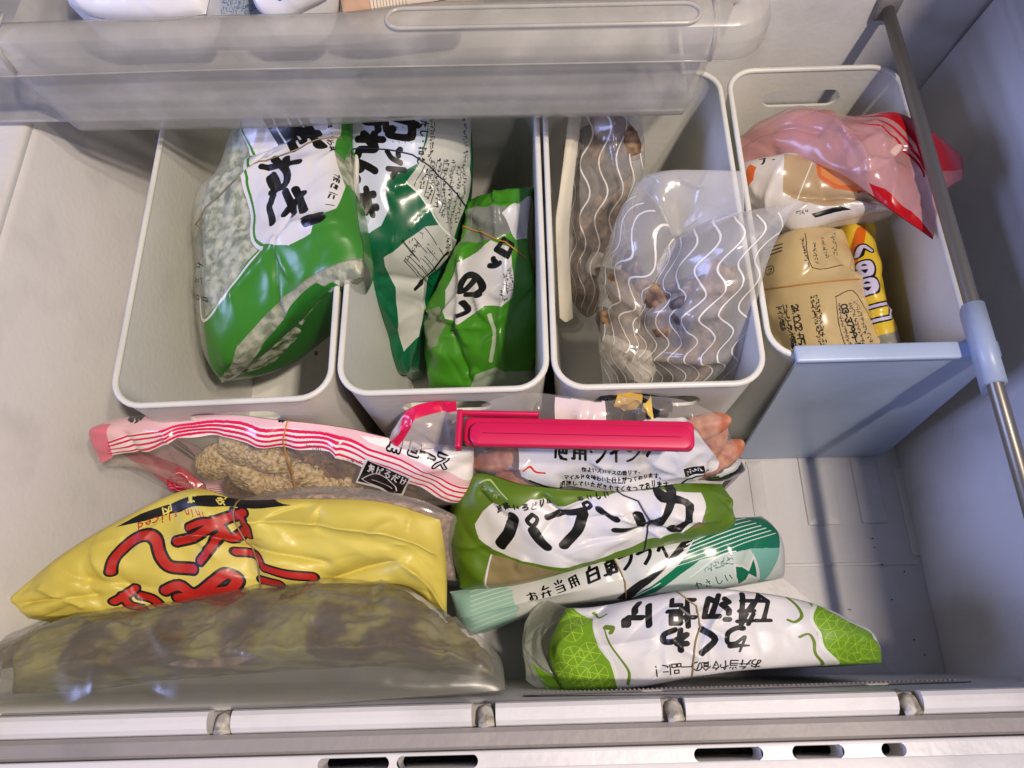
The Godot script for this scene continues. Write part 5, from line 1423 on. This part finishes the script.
func print_fish_roll() -> Texture2D:
	var p := Paint.new(343, 68, Color(0.79, 0.8, 0.79))
	p.poly(Color(0.6, 0.76, 0.7), [-5.6, -1.1, 17, -0.8, 53.3, -1.1, 67.4, 6.8, 66.9, 54.2, 54.3, 67.3, -6.7, 71])
	p.line(Color(0.78, 0.86, 0.8), 1, [23.2, 1.7, 62.9, 0.2])
	p.line(Color(0.78, 0.86, 0.8), 1, [23.9, 5.3, 64.7, 2.5])
	p.line(Color(0.78, 0.86, 0.8), 1, [24, 9.8, 65.8, 6.1])
	p.line(Color(0.78, 0.86, 0.8), 1, [23.9, 15, 66.5, 10.4])
	p.line(Color(0.78, 0.86, 0.8), 1, [23.5, 21.3, 67, 15.5])
	p.line(Color(0.78, 0.86, 0.8), 1, [22.8, 30.7, 67.3, 21.9])
	p.line(Color(0.78, 0.86, 0.8), 1, [18.3, 48.6, 67.3, 39.3])
	p.line(Color(0.78, 0.86, 0.8), 1, [14.4, 55.8, 63.5, 53.4])
	p.line(Color(0.78, 0.86, 0.8), 1, [10.5, 61.4, 61.3, 60.3])
	p.poly(Color(0.1, 0.11, 0.11), [248.9, 4.2, 264.5, 1.8, 238.9, 17.4, 211.9, 29.2, 180.7, 55.8, 167.2, 71, 156.5, 64.2, 183.7, 41.6])
	p.poly(Color(0.05, 0.42, 0.3), [264.2, 0.6, 358, -3, 355.9, 36.1, 280.2, 30.7, 241.1, 30.9, 219, 43, 193.1, 60.6, 163.2, 71, 202.6, 43.3, 233.8, 22.7])
	p.poly(Color(0.72, 0.78, 0.75), [280.5, 30, 241.1, 30.9, 218.8, 44.2, 197.9, 58.6, 240.6, 69.5, 336.6, 70.1, 311, 30.9])
	p.poly(Color(0.46, 0.68, 0.63), [293.1, 30, 355.9, 34, 323.7, 64.2, 303.4, 66.3])
	p.line(Color(0.85, 0.88, 0.86), 1.1, [241.8, 13.2, 271.8, 7.5, 313.7, 2.7])
	p.line(Color(0.85, 0.88, 0.86), 1, [236.7, 16.4, 273.7, 11.1, 313.2, 7.2])
	p.line(Color(0.85, 0.88, 0.86), 0.9, [231.8, 19.6, 275.9, 14.4, 314.6, 11])
	p.line(Color(0.85, 0.88, 0.86), 0.9, [227.2, 22.7, 278.5, 17.5, 317, 14.3])
	p.line(Color(0.85, 0.88, 0.86), 0.8, [222.7, 25.8, 281.4, 20.3, 320.3, 17.1])
	p.line(Color(0.85, 0.88, 0.86), 0.7, [218.5, 28.9, 284.7, 22.9, 324.6, 19.6])
	p.line(Color(0.85, 0.88, 0.86), 0.6, [214.3, 32.8, 288.3, 25.3, 330.2, 21.9])
	p.line(Color(0.85, 0.88, 0.86), 1, [171.3, 66.1, 199.5, 49.4])
	p.line(Color(0.85, 0.88, 0.86), 1, [227.4, 48.1, 255.5, 31.8, 275.8, 29.5])
	p.poly(Color(0.82, 0.82, 0.83), [270.3, 39.1, 280.8, 42.5, 287, 47.1, 294.8, 34.2, 304, 61.7, 289.2, 57, 286.8, 62.9, 277.7, 66.9, 270.4, 53.2])
	p.poly(Color(0.05, 0.42, 0.3), [271.8, 42.2, 279.6, 44.3, 288.2, 50.3, 293.9, 39.4, 299, 58.3, 288.4, 52.5, 285.2, 58.8, 277.6, 62.7, 272.4, 52.4, 271.8, 42.2])
	p.text("やさしい", Color(0.82, 0.82, 0.83), 2.6, 235.4, 58.9, 264.4, 52.3, 7.9, -1.8, 2.8, 9.4)
	p.text("やさしい", Color(0.05, 0.42, 0.3), 1.2, 235.4, 58.9, 264.4, 52.3, 7.9, -1.8, 2.8, 9.4)
	p.poly(Color(0.8, 0.82, 0.81), [358, -3, 358, -3, 355.9, 37.4, 323.7, 64.2, 310.8, 63.8, 326.5, 32.3])
	p.text("お弁当用", Color(0.05, 0.05, 0.05), 1.9, 85.4, 22.5, 127, 15.7, 11.4, -1.8, 1, 19.5)
	p.text("白身フライ", Color(0.05, 0.05, 0.05), 3, 145.5, 16.6, 214.9, 12.9, 16.7, -2.1, -2.7, 20.1)
	p.fine(Color(0.3, 0.4, 0.36), 242.1, 41.5, 268.7, 37.8, 4.5, -0.6, 0.4, 4.4, 95)
	p.fine(Color(0.3, 0.4, 0.36), 248.8, 37.5, 271.7, 32.8, 4.4, -0.9, 0.7, 4.1, 96)
	return p.done()

func print_chikuwa() -> Texture2D:
	var p := Paint.new(341, 96, Color(0.81, 0.81, 0.82))
	p.poly(Color(0.43, 0.6, 0.12), [-14.9, -4.2, 4.3, -4.2, 38.7, 16.4, 51.5, 41.6, 62, 67.1, 52.8, 95.9, -10.7, 100.2, -7.7, 51.5])
	p.poly(Color(0.43, 0.6, 0.12), [252.8, -0.4, 317.6, 18.6, 355.9, 100.2, 289.8, 100.2, 264.6, 71.4, 257.6, 49.1, 251.5, 30.4, 254.5, 15])
	p.clip = [-14.9, -4.2, 4.3, -4.2, 38.7, 16.4, 51.5, 41.6, 62, 67.1, 52.8, 95.9, -10.7, 100.2, -7.7, 51.5]
	p.line(Color(0.62, 0.77, 0.22), 0.8, [28.7, 31.3, 37, 33.6])
	p.line(Color(0.62, 0.77, 0.22), 0.8, [28.7, 31.3, 33.2, 40.9])
	p.line(Color(0.62, 0.77, 0.22), 0.8, [28.7, 31.3, 23.8, 38.9])
	p.line(Color(0.62, 0.77, 0.22), 0.8, [28.7, 31.3, 16.8, 29.6])
	p.line(Color(0.62, 0.77, 0.22), 0.8, [28.7, 31.3, 21.5, 21.3])
	p.line(Color(0.62, 0.77, 0.22), 0.8, [28.7, 31.3, 32, 23.2])
	p.line(Color(0.62, 0.77, 0.22), 0.6, [37, 33.6, 33.2, 40.9, 23.8, 38.9, 16.8, 29.6, 21.5, 21.3, 32, 23.2, 37, 33.6])
	p.line(Color(0.62, 0.77, 0.22), 0.8, [45.2, 52.7, 55.2, 55.7])
	p.line(Color(0.62, 0.77, 0.22), 0.8, [45.2, 52.7, 46.3, 61.9])
	p.line(Color(0.62, 0.77, 0.22), 0.8, [45.2, 52.7, 37, 58.9])
	p.line(Color(0.62, 0.77, 0.22), 0.8, [45.2, 52.7, 35.7, 49.9])
	p.line(Color(0.62, 0.77, 0.22), 0.8, [45.2, 52.7, 41.6, 43.1])
	p.line(Color(0.62, 0.77, 0.22), 0.8, [45.2, 52.7, 52.8, 46.2])
	p.line(Color(0.62, 0.77, 0.22), 0.6, [55.2, 55.7, 46.3, 61.9, 37, 58.9, 35.7, 49.9, 41.6, 43.1, 52.8, 46.2, 55.2, 55.7])
	p.line(Color(0.62, 0.77, 0.22), 0.8, [31.2, 54.7, 38.8, 57.4])
	p.line(Color(0.62, 0.77, 0.22), 0.8, [31.2, 54.7, 31.5, 63.8])
	p.line(Color(0.62, 0.77, 0.22), 0.8, [31.2, 54.7, 22.6, 61.4])
	p.line(Color(0.62, 0.77, 0.22), 0.8, [31.2, 54.7, 21.8, 52.6])
	p.line(Color(0.62, 0.77, 0.22), 0.8, [31.2, 54.7, 29.1, 45.8])
	p.line(Color(0.62, 0.77, 0.22), 0.8, [31.2, 54.7, 37.1, 48.2])
	p.line(Color(0.62, 0.77, 0.22), 0.6, [38.8, 57.4, 31.5, 63.8, 22.6, 61.4, 21.8, 52.6, 29.1, 45.8, 37.1, 48.2, 38.8, 57.4])
	p.line(Color(0.62, 0.77, 0.22), 0.8, [12.4, 70, 23, 72])
	p.line(Color(0.62, 0.77, 0.22), 0.8, [12.4, 70, 9.8, 80.2])
	p.line(Color(0.62, 0.77, 0.22), 0.8, [12.4, 70, -4.4, 79])
	p.line(Color(0.62, 0.77, 0.22), 0.8, [12.4, 70, -2.8, 68.9])
	p.line(Color(0.62, 0.77, 0.22), 0.8, [12.4, 70, 13.4, 60.5])
	p.line(Color(0.62, 0.77, 0.22), 0.8, [12.4, 70, 24.3, 62.3])
	p.line(Color(0.62, 0.77, 0.22), 0.6, [23, 72, 9.8, 80.2, -4.4, 79, -2.8, 68.9, 13.4, 60.5, 24.3, 62.3, 23, 72])
	p.line(Color(0.62, 0.77, 0.22), 0.8, [28.2, 74.8, 36.2, 77.8])
	p.line(Color(0.62, 0.77, 0.22), 0.8, [28.2, 74.8, 25.3, 85.5])
	p.line(Color(0.62, 0.77, 0.22), 0.8, [28.2, 74.8, 15.9, 82.9])
	p.line(Color(0.62, 0.77, 0.22), 0.8, [28.2, 74.8, 18.9, 72.5])
	p.line(Color(0.62, 0.77, 0.22), 0.8, [28.2, 74.8, 29.7, 65])
	p.line(Color(0.62, 0.77, 0.22), 0.8, [28.2, 74.8, 37.3, 67.9])
	p.line(Color(0.62, 0.77, 0.22), 0.6, [36.2, 77.8, 25.3, 85.5, 15.9, 82.9, 18.9, 72.5, 29.7, 65, 37.3, 67.9, 36.2, 77.8])
	p.line(Color(0.62, 0.77, 0.22), 0.8, [44.5, 75, 53.4, 78.3])
	p.line(Color(0.62, 0.77, 0.22), 0.8, [44.5, 75, 42.5, 85.3])
	p.line(Color(0.62, 0.77, 0.22), 0.8, [44.5, 75, 34.1, 82])
	p.line(Color(0.62, 0.77, 0.22), 0.8, [44.5, 75, 35.9, 71.7])
	p.line(Color(0.62, 0.77, 0.22), 0.8, [44.5, 75, 45.5, 65.2])
	p.line(Color(0.62, 0.77, 0.22), 0.8, [44.5, 75, 54.7, 68.4])
	p.line(Color(0.62, 0.77, 0.22), 0.6, [53.4, 78.3, 42.5, 85.3, 34.1, 82, 35.9, 71.7, 45.5, 65.2, 54.7, 68.4, 53.4, 78.3])
	p.line(Color(0.62, 0.77, 0.22), 0.8, [22.4, 93.6, 29.2, 98.4])
	p.line(Color(0.62, 0.77, 0.22), 0.8, [22.4, 93.6, 11.1, 100.2])
	p.line(Color(0.62, 0.77, 0.22), 0.8, [22.4, 93.6, 7.3, 100.2])
	p.line(Color(0.62, 0.77, 0.22), 0.8, [22.4, 93.6, 13.1, 90.6])
	p.line(Color(0.62, 0.77, 0.22), 0.8, [22.4, 93.6, 25.8, 82.4])
	p.line(Color(0.62, 0.77, 0.22), 0.8, [22.4, 93.6, 34.2, 85.4])
	p.line(Color(0.62, 0.77, 0.22), 0.6, [29.2, 98.4, 11.1, 100.2, 7.3, 100.2, 13.1, 90.6, 25.8, 82.4, 34.2, 85.4, 29.2, 98.4])
	p.line(Color(0.62, 0.77, 0.22), 0.8, [40.2, 93.4, 47.4, 98.6])
	p.line(Color(0.62, 0.77, 0.22), 0.8, [40.2, 93.4, 28.1, 100.2])
	p.line(Color(0.62, 0.77, 0.22), 0.8, [40.2, 93.4, 22.1, 100.2])
	p.line(Color(0.62, 0.77, 0.22), 0.8, [40.2, 93.4, 31.8, 89.9])
	p.line(Color(0.62, 0.77, 0.22), 0.8, [40.2, 93.4, 42.7, 82.3])
	p.line(Color(0.62, 0.77, 0.22), 0.8, [40.2, 93.4, 51.6, 85.7])
	p.line(Color(0.62, 0.77, 0.22), 0.6, [47.4, 98.6, 28.1, 100.2, 22.1, 100.2, 31.8, 89.9, 42.7, 82.3, 51.6, 85.7, 47.4, 98.6])
	p.line(Color(0.62, 0.77, 0.22), 0.8, [26.9, 11.9, 36, 14.5])
	p.line(Color(0.62, 0.77, 0.22), 0.8, [26.9, 11.9, 33.9, 23.2])
	p.line(Color(0.62, 0.77, 0.22), 0.8, [26.9, 11.9, 24.3, 21.2])
	p.line(Color(0.62, 0.77, 0.22), 0.8, [26.9, 11.9, 11.2, 9.3])
	p.line(Color(0.62, 0.77, 0.22), 0.8, [26.9, 11.9, -4.3, -4.2])
	p.line(Color(0.62, 0.77, 0.22), 0.8, [26.9, 11.9, 27.2, 0.5])
	p.line(Color(0.62, 0.77, 0.22), 0.6, [36, 14.5, 33.9, 23.2, 24.3, 21.2, 11.2, 9.3, -4.3, -4.2, 27.2, 0.5, 36, 14.5])
	p.clip = [252.8, -0.4, 317.6, 18.6, 355.9, 100.2, 289.8, 100.2, 264.6, 71.4, 257.6, 49.1, 251.5, 30.4, 254.5, 15]
	p.line(Color(0.62, 0.77, 0.22), 0.8, [266.4, 22.8, 278.6, 20.6])
	p.line(Color(0.62, 0.77, 0.22), 0.8, [266.4, 22.8, 269.7, 36.4])
	p.line(Color(0.62, 0.77, 0.22), 0.8, [266.4, 22.8, 258.5, 37])
	p.line(Color(0.62, 0.77, 0.22), 0.8, [266.4, 22.8, 254.9, 24])
	p.line(Color(0.62, 0.77, 0.22), 0.8, [266.4, 22.8, 264.5, 9.4])
	p.line(Color(0.62, 0.77, 0.22), 0.8, [266.4, 22.8, 279, 5.3])
	p.line(Color(0.62, 0.77, 0.22), 0.6, [278.6, 20.6, 269.7, 36.4, 258.5, 37, 254.9, 24, 264.5, 9.4, 279, 5.3, 278.6, 20.6])
	p.line(Color(0.62, 0.77, 0.22), 0.8, [290.6, 15.3, 308, 7.6])
	p.line(Color(0.62, 0.77, 0.22), 0.8, [290.6, 15.3, 292, 31.7])
	p.line(Color(0.62, 0.77, 0.22), 0.8, [290.6, 15.3, 279.7, 33.5])
	p.line(Color(0.62, 0.77, 0.22), 0.8, [290.6, 15.3, 277, 19])
	p.line(Color(0.62, 0.77, 0.22), 0.8, [290.6, 15.3, 309, -3])
	p.line(Color(0.62, 0.77, 0.22), 0.8, [290.6, 15.3, 319.7, -1.8])
	p.line(Color(0.62, 0.77, 0.22), 0.6, [308, 7.6, 292, 31.7, 279.7, 33.5, 277, 19, 309, -3, 319.7, -1.8, 308, 7.6])
	p.line(Color(0.62, 0.77, 0.22), 0.8, [276.2, 53.3, 287.9, 53.5])
	p.line(Color(0.62, 0.77, 0.22), 0.8, [276.2, 53.3, 280.2, 68.3])
	p.line(Color(0.62, 0.77, 0.22), 0.8, [276.2, 53.3, 268.6, 67.1])
	p.line(Color(0.62, 0.77, 0.22), 0.8, [276.2, 53.3, 264.9, 52.9])
	p.line(Color(0.62, 0.77, 0.22), 0.8, [276.2, 53.3, 272.3, 37.9])
	p.line(Color(0.62, 0.77, 0.22), 0.8, [276.2, 53.3, 284.1, 36.9])
	p.line(Color(0.62, 0.77, 0.22), 0.6, [287.9, 53.5, 280.2, 68.3, 268.6, 67.1, 264.9, 52.9, 272.3, 37.9, 284.1, 36.9, 287.9, 53.5])
	p.line(Color(0.62, 0.77, 0.22), 0.8, [296.8, 56.2, 309.1, 56.6])
	p.line(Color(0.62, 0.77, 0.22), 0.8, [296.8, 56.2, 301.6, 72.9])
	p.line(Color(0.62, 0.77, 0.22), 0.8, [296.8, 56.2, 289.3, 71.1])
	p.line(Color(0.62, 0.77, 0.22), 0.8, [296.8, 56.2, 284.9, 55.8])
	p.line(Color(0.62, 0.77, 0.22), 0.8, [296.8, 56.2, 293.2, 37.7])
	p.line(Color(0.62, 0.77, 0.22), 0.8, [296.8, 56.2, 305.9, 36.2])
	p.line(Color(0.62, 0.77, 0.22), 0.6, [309.1, 56.6, 301.6, 72.9, 289.3, 71.1, 284.9, 55.8, 293.2, 37.7, 305.9, 36.2, 309.1, 56.6])
	p.line(Color(0.62, 0.77, 0.22), 0.8, [280.3, 83.2, 293.1, 86])
	p.line(Color(0.62, 0.77, 0.22), 0.8, [280.3, 83.2, 311.2, 100.2])
	p.line(Color(0.62, 0.77, 0.22), 0.8, [280.3, 83.2, 284.7, 96.4])
	p.line(Color(0.62, 0.77, 0.22), 0.8, [280.3, 83.2, 267.9, 80.9])
	p.line(Color(0.62, 0.77, 0.22), 0.8, [280.3, 83.2, 274.3, 68.1])
	p.line(Color(0.62, 0.77, 0.22), 0.8, [280.3, 83.2, 286.1, 69.4])
	p.line(Color(0.62, 0.77, 0.22), 0.6, [293.1, 86, 311.2, 100.2, 284.7, 96.4, 267.9, 80.9, 274.3, 68.1, 286.1, 69.4, 293.1, 86])
	p.line(Color(0.62, 0.77, 0.22), 0.8, [305.6, 90.9, 324.1, 95.8])
	p.line(Color(0.62, 0.77, 0.22), 0.8, [305.6, 90.9, 332.5, 100.2])
	p.line(Color(0.62, 0.77, 0.22), 0.8, [305.6, 90.9, 321.8, 100.2])
	p.line(Color(0.62, 0.77, 0.22), 0.8, [305.6, 90.9, 291.6, 87.1])
	p.line(Color(0.62, 0.77, 0.22), 0.8, [305.6, 90.9, 296.4, 72.3])
	p.line(Color(0.62, 0.77, 0.22), 0.8, [305.6, 90.9, 309, 74.4])
	p.line(Color(0.62, 0.77, 0.22), 0.6, [324.1, 95.8, 332.5, 100.2, 321.8, 100.2, 291.6, 87.1, 296.4, 72.3, 309, 74.4, 324.1, 95.8])
	p.line(Color(0.62, 0.77, 0.22), 0.8, [317, 63.8, 340.1, 62])
	p.line(Color(0.62, 0.77, 0.22), 0.8, [317, 63.8, 325.8, 85.3])
	p.line(Color(0.62, 0.77, 0.22), 0.8, [317, 63.8, 310.2, 81.3])
	p.line(Color(0.62, 0.77, 0.22), 0.8, [317, 63.8, 303.6, 62.7])
	p.line(Color(0.62, 0.77, 0.22), 0.8, [317, 63.8, 313, 43.2])
	p.line(Color(0.62, 0.77, 0.22), 0.8, [317, 63.8, 331.9, 39.4])
	p.line(Color(0.62, 0.77, 0.22), 0.6, [340.1, 62, 325.8, 85.3, 310.2, 81.3, 303.6, 62.7, 313, 43.2, 331.9, 39.4, 340.1, 62])
	p.line(Color(0.62, 0.77, 0.22), 0.8, [267.2, 83.6, 279.8, 86.2])
	p.line(Color(0.62, 0.77, 0.22), 0.8, [267.2, 83.6, 296.2, 100.2])
	p.line(Color(0.62, 0.77, 0.22), 0.8, [267.2, 83.6, 265.9, 95.8])
	p.line(Color(0.62, 0.77, 0.22), 0.8, [267.2, 83.6, 255, 81.5])
	p.line(Color(0.62, 0.77, 0.22), 0.8, [267.2, 83.6, 261.6, 69.7])
	p.line(Color(0.62, 0.77, 0.22), 0.8, [267.2, 83.6, 273.2, 71.1])
	p.line(Color(0.62, 0.77, 0.22), 0.6, [279.8, 86.2, 296.2, 100.2, 265.9, 95.8, 255, 81.5, 261.6, 69.7, 273.2, 71.1, 279.8, 86.2])
	p.clip = []
	p.line(Color(0.84, 0.86, 0.84), 4, [45.6, 26.2, 55.5, 42.2, 62.8, 65.2, 56.3, 93.4])
	p.line(Color(0.38, 0.48, 0.1), 3.2, [57.2, 29.9, 63.2, 43.4, 71.4, 62.6, 73.7, 77.7, 66.3, 90.1], -1)
	p.line(Color(0.38, 0.48, 0.1), 5, [57.9, 29, 65.2, 31.3, 65.1, 35.5])
	p.line(Color(0.38, 0.48, 0.1), 2.4, [36.3, 8.5, 45.6, 15.9, 53.4, 13.5])
	p.line(Color(0.38, 0.48, 0.1), 3.2, [231, 2.1, 238.6, 11.2, 241.6, 24.3, 235.5, 34, 229.6, 32.3])
	p.line(Color(0.38, 0.48, 0.1), 3.2, [240.2, 55.5, 248.5, 49.4, 254.1, 60.7, 255.6, 79.6, 271.4, 100.2])
	p.line(Color(0.84, 0.86, 0.84), 4, [264.2, -4.2, 252.3, 15.7, 251.5, 30.4, 259.6, 46.9, 263.6, 71.5, 289.8, 100.2])
	p.glyph("磯", Color(0.05, 0.05, 0.05), 4.8, 197.3, 22.3, -33.9, 3.4, 0.8, -41.6)
	p.glyph("辺", Color(0.05, 0.05, 0.05), 6, 159.9, 24.1, -33.5, -0.4, -5.9, -34.4)
	p.glyph("揚", Color(0.05, 0.05, 0.05), 4.8, 128.1, 26.5, -31.9, -3.6, -6.5, -33.4)
	p.glyph("げ", Color(0.05, 0.05, 0.05), 6, 87.6, 20.5, -32.2, -6.9, -7.3, -28.4)
	p.glyph("ち", Color(0.05, 0.05, 0.05), 6.5, 181.4, 61.9, -26.2, -1.9, 2.8, -34, -1)
	p.glyph("く", Color(0.05, 0.05, 0.05), 6.5, 153.5, 59.5, -28.2, -2.7, 4, -28)
	p.glyph("わ", Color(0.05, 0.05, 0.05), 6, 123.2, 54.6, -29.1, -4.8, 2.8, -22.7)
	p.poly(Color(0.8, 0.82, 0.81), [343.1, 3, 351.7, 15.6, 355.9, 100.2, 353.8, 100.2])
	p.text("お弁当や夕食の一品に!", Color(0.05, 0.05, 0.05), 1.3, 193.9, 89.9, 97.9, 81.8, -10.9, -1.6, 3, -10.7)
	return p.done()

func print_yellow() -> Texture2D:
	var p := Paint.new(467, 107, Color(0.79, 0.73, 0.33))
	p.poly(Color(0.05, 0.05, 0.05), [135, 5.8, 159.1, 5.1, 187.9, 9.1, 217.2, 7, 237.4, 1.8, 268.1, -1.8, 301.3, 0.1, 311.4, 4.2, 288, 7.5, 260.3, 6.4, 235.7, 13.8, 195.7, 20.2, 162.2, 14.5])
	p.text("冷凍肉", Color(0.85, 0.8, 0.4), 1.5, 244.2, 5, 182.9, 13.3, -10.2, 0.9, 1, -9.1)
	p.text("Thin sliced", Color(0.68, 0.12, 0.08), 1.1, 222.7, 26, 156.8, 17, -7.6, -1.8, 1.2, -7.9)
	p.line(Color(0.05, 0.05, 0.05), 14, [119.2, 51.5, 127.5, 37.6, 144.2, 28.2, 159.4, 28.5, 166.4, 37.5, 166, 55.3, 170.6, 68.9, 189.9, 77])
	p.line(Color(0.05, 0.05, 0.05), 13.5, [185.2, 47.1, 205.7, 47.5, 226.7, 37.1, 241.5, 26.5, 267.8, 12.1])
	p.line(Color(0.05, 0.05, 0.05), 12, [200.4, 71.7, 216.8, 61.2, 232.6, 46.3])
	p.line(Color(0.05, 0.05, 0.05), 11, [201.3, 37, 230.2, 31.4])
	p.line(Color(0.05, 0.05, 0.05), 13, [234.1, 29.7, 239.5, 49.8, 261, 35.7])
	p.line(Color(0.05, 0.05, 0.05), 13, [257.8, 14.1, 266.7, 22, 260.6, 41.9])
	p.line(Color(0.05, 0.05, 0.05), 14, [156.8, 90, 171, 88.9, 183.5, 100.6, 206.8, 93.3, 223.5, 87.4, 231.3, 94.4, 219.5, 103.3, 201.6, 102.4, 186.6, 102.4, 165.4, 100.5])
	p.line(Color(0.05, 0.05, 0.05), 13, [106.1, 88.4, 117.1, 84.9, 128.5, 79.6])
	p.line(Color(0.05, 0.05, 0.05), 12, [116.7, 83.4, 117.7, 96.1, 125.9, 102.7])
	p.line(Color(0.05, 0.05, 0.05), 13, [131.4, 89.3, 140.3, 95.7, 144.5, 104.9])
	p.line(Color(0.05, 0.05, 0.05), 12, [238.6, 65.6, 258.7, 69.1, 262.8, 83.1])
	p.line(Color(0.05, 0.05, 0.05), 13, [265.3, 83.1, 284.6, 91.8, 309.8, 97.5])
	p.line(Color(0.05, 0.05, 0.05), 12, [253.1, 97, 271.6, 103.2])
	p.line(Color(0.68, 0.12, 0.08), 9, [119.2, 51.5, 127.5, 37.6, 144.2, 28.2, 159.4, 28.5, 166.4, 37.5, 166, 55.3, 170.6, 68.9, 189.9, 77])
	p.line(Color(0.68, 0.12, 0.08), 8.5, [185.2, 47.1, 205.7, 47.5, 226.7, 37.1, 241.5, 26.5, 267.8, 12.1])
	p.line(Color(0.68, 0.12, 0.08), 7, [200.4, 71.7, 216.8, 61.2, 232.6, 46.3])
	p.line(Color(0.68, 0.12, 0.08), 6, [201.3, 37, 230.2, 31.4])
	p.line(Color(0.68, 0.12, 0.08), 8, [234.1, 29.7, 239.5, 49.8, 261, 35.7])
	p.line(Color(0.68, 0.12, 0.08), 8, [257.8, 14.1, 266.7, 22, 260.6, 41.9])
	p.line(Color(0.68, 0.12, 0.08), 9, [156.8, 90, 171, 88.9, 183.5, 100.6, 206.8, 93.3, 223.5, 87.4, 231.3, 94.4, 219.5, 103.3, 201.6, 102.4, 186.6, 102.4, 165.4, 100.5])
	p.line(Color(0.68, 0.12, 0.08), 8, [106.1, 88.4, 117.1, 84.9, 128.5, 79.6])
	p.line(Color(0.68, 0.12, 0.08), 7, [116.7, 83.4, 117.7, 96.1, 125.9, 102.7])
	p.line(Color(0.68, 0.12, 0.08), 8, [131.4, 89.3, 140.3, 95.7, 144.5, 104.9])
	p.line(Color(0.68, 0.12, 0.08), 7, [238.6, 65.6, 258.7, 69.1, 262.8, 83.1])
	p.line(Color(0.68, 0.12, 0.08), 8, [265.3, 83.1, 284.6, 91.8, 309.8, 97.5])
	p.line(Color(0.68, 0.12, 0.08), 7, [253.1, 97, 271.6, 103.2])
	p.poly(Color(0.05, 0.05, 0.05), [271.2, 7.3, 287.1, -1.1, 317.7, 5.3, 288, 7.5])
	return p.done()
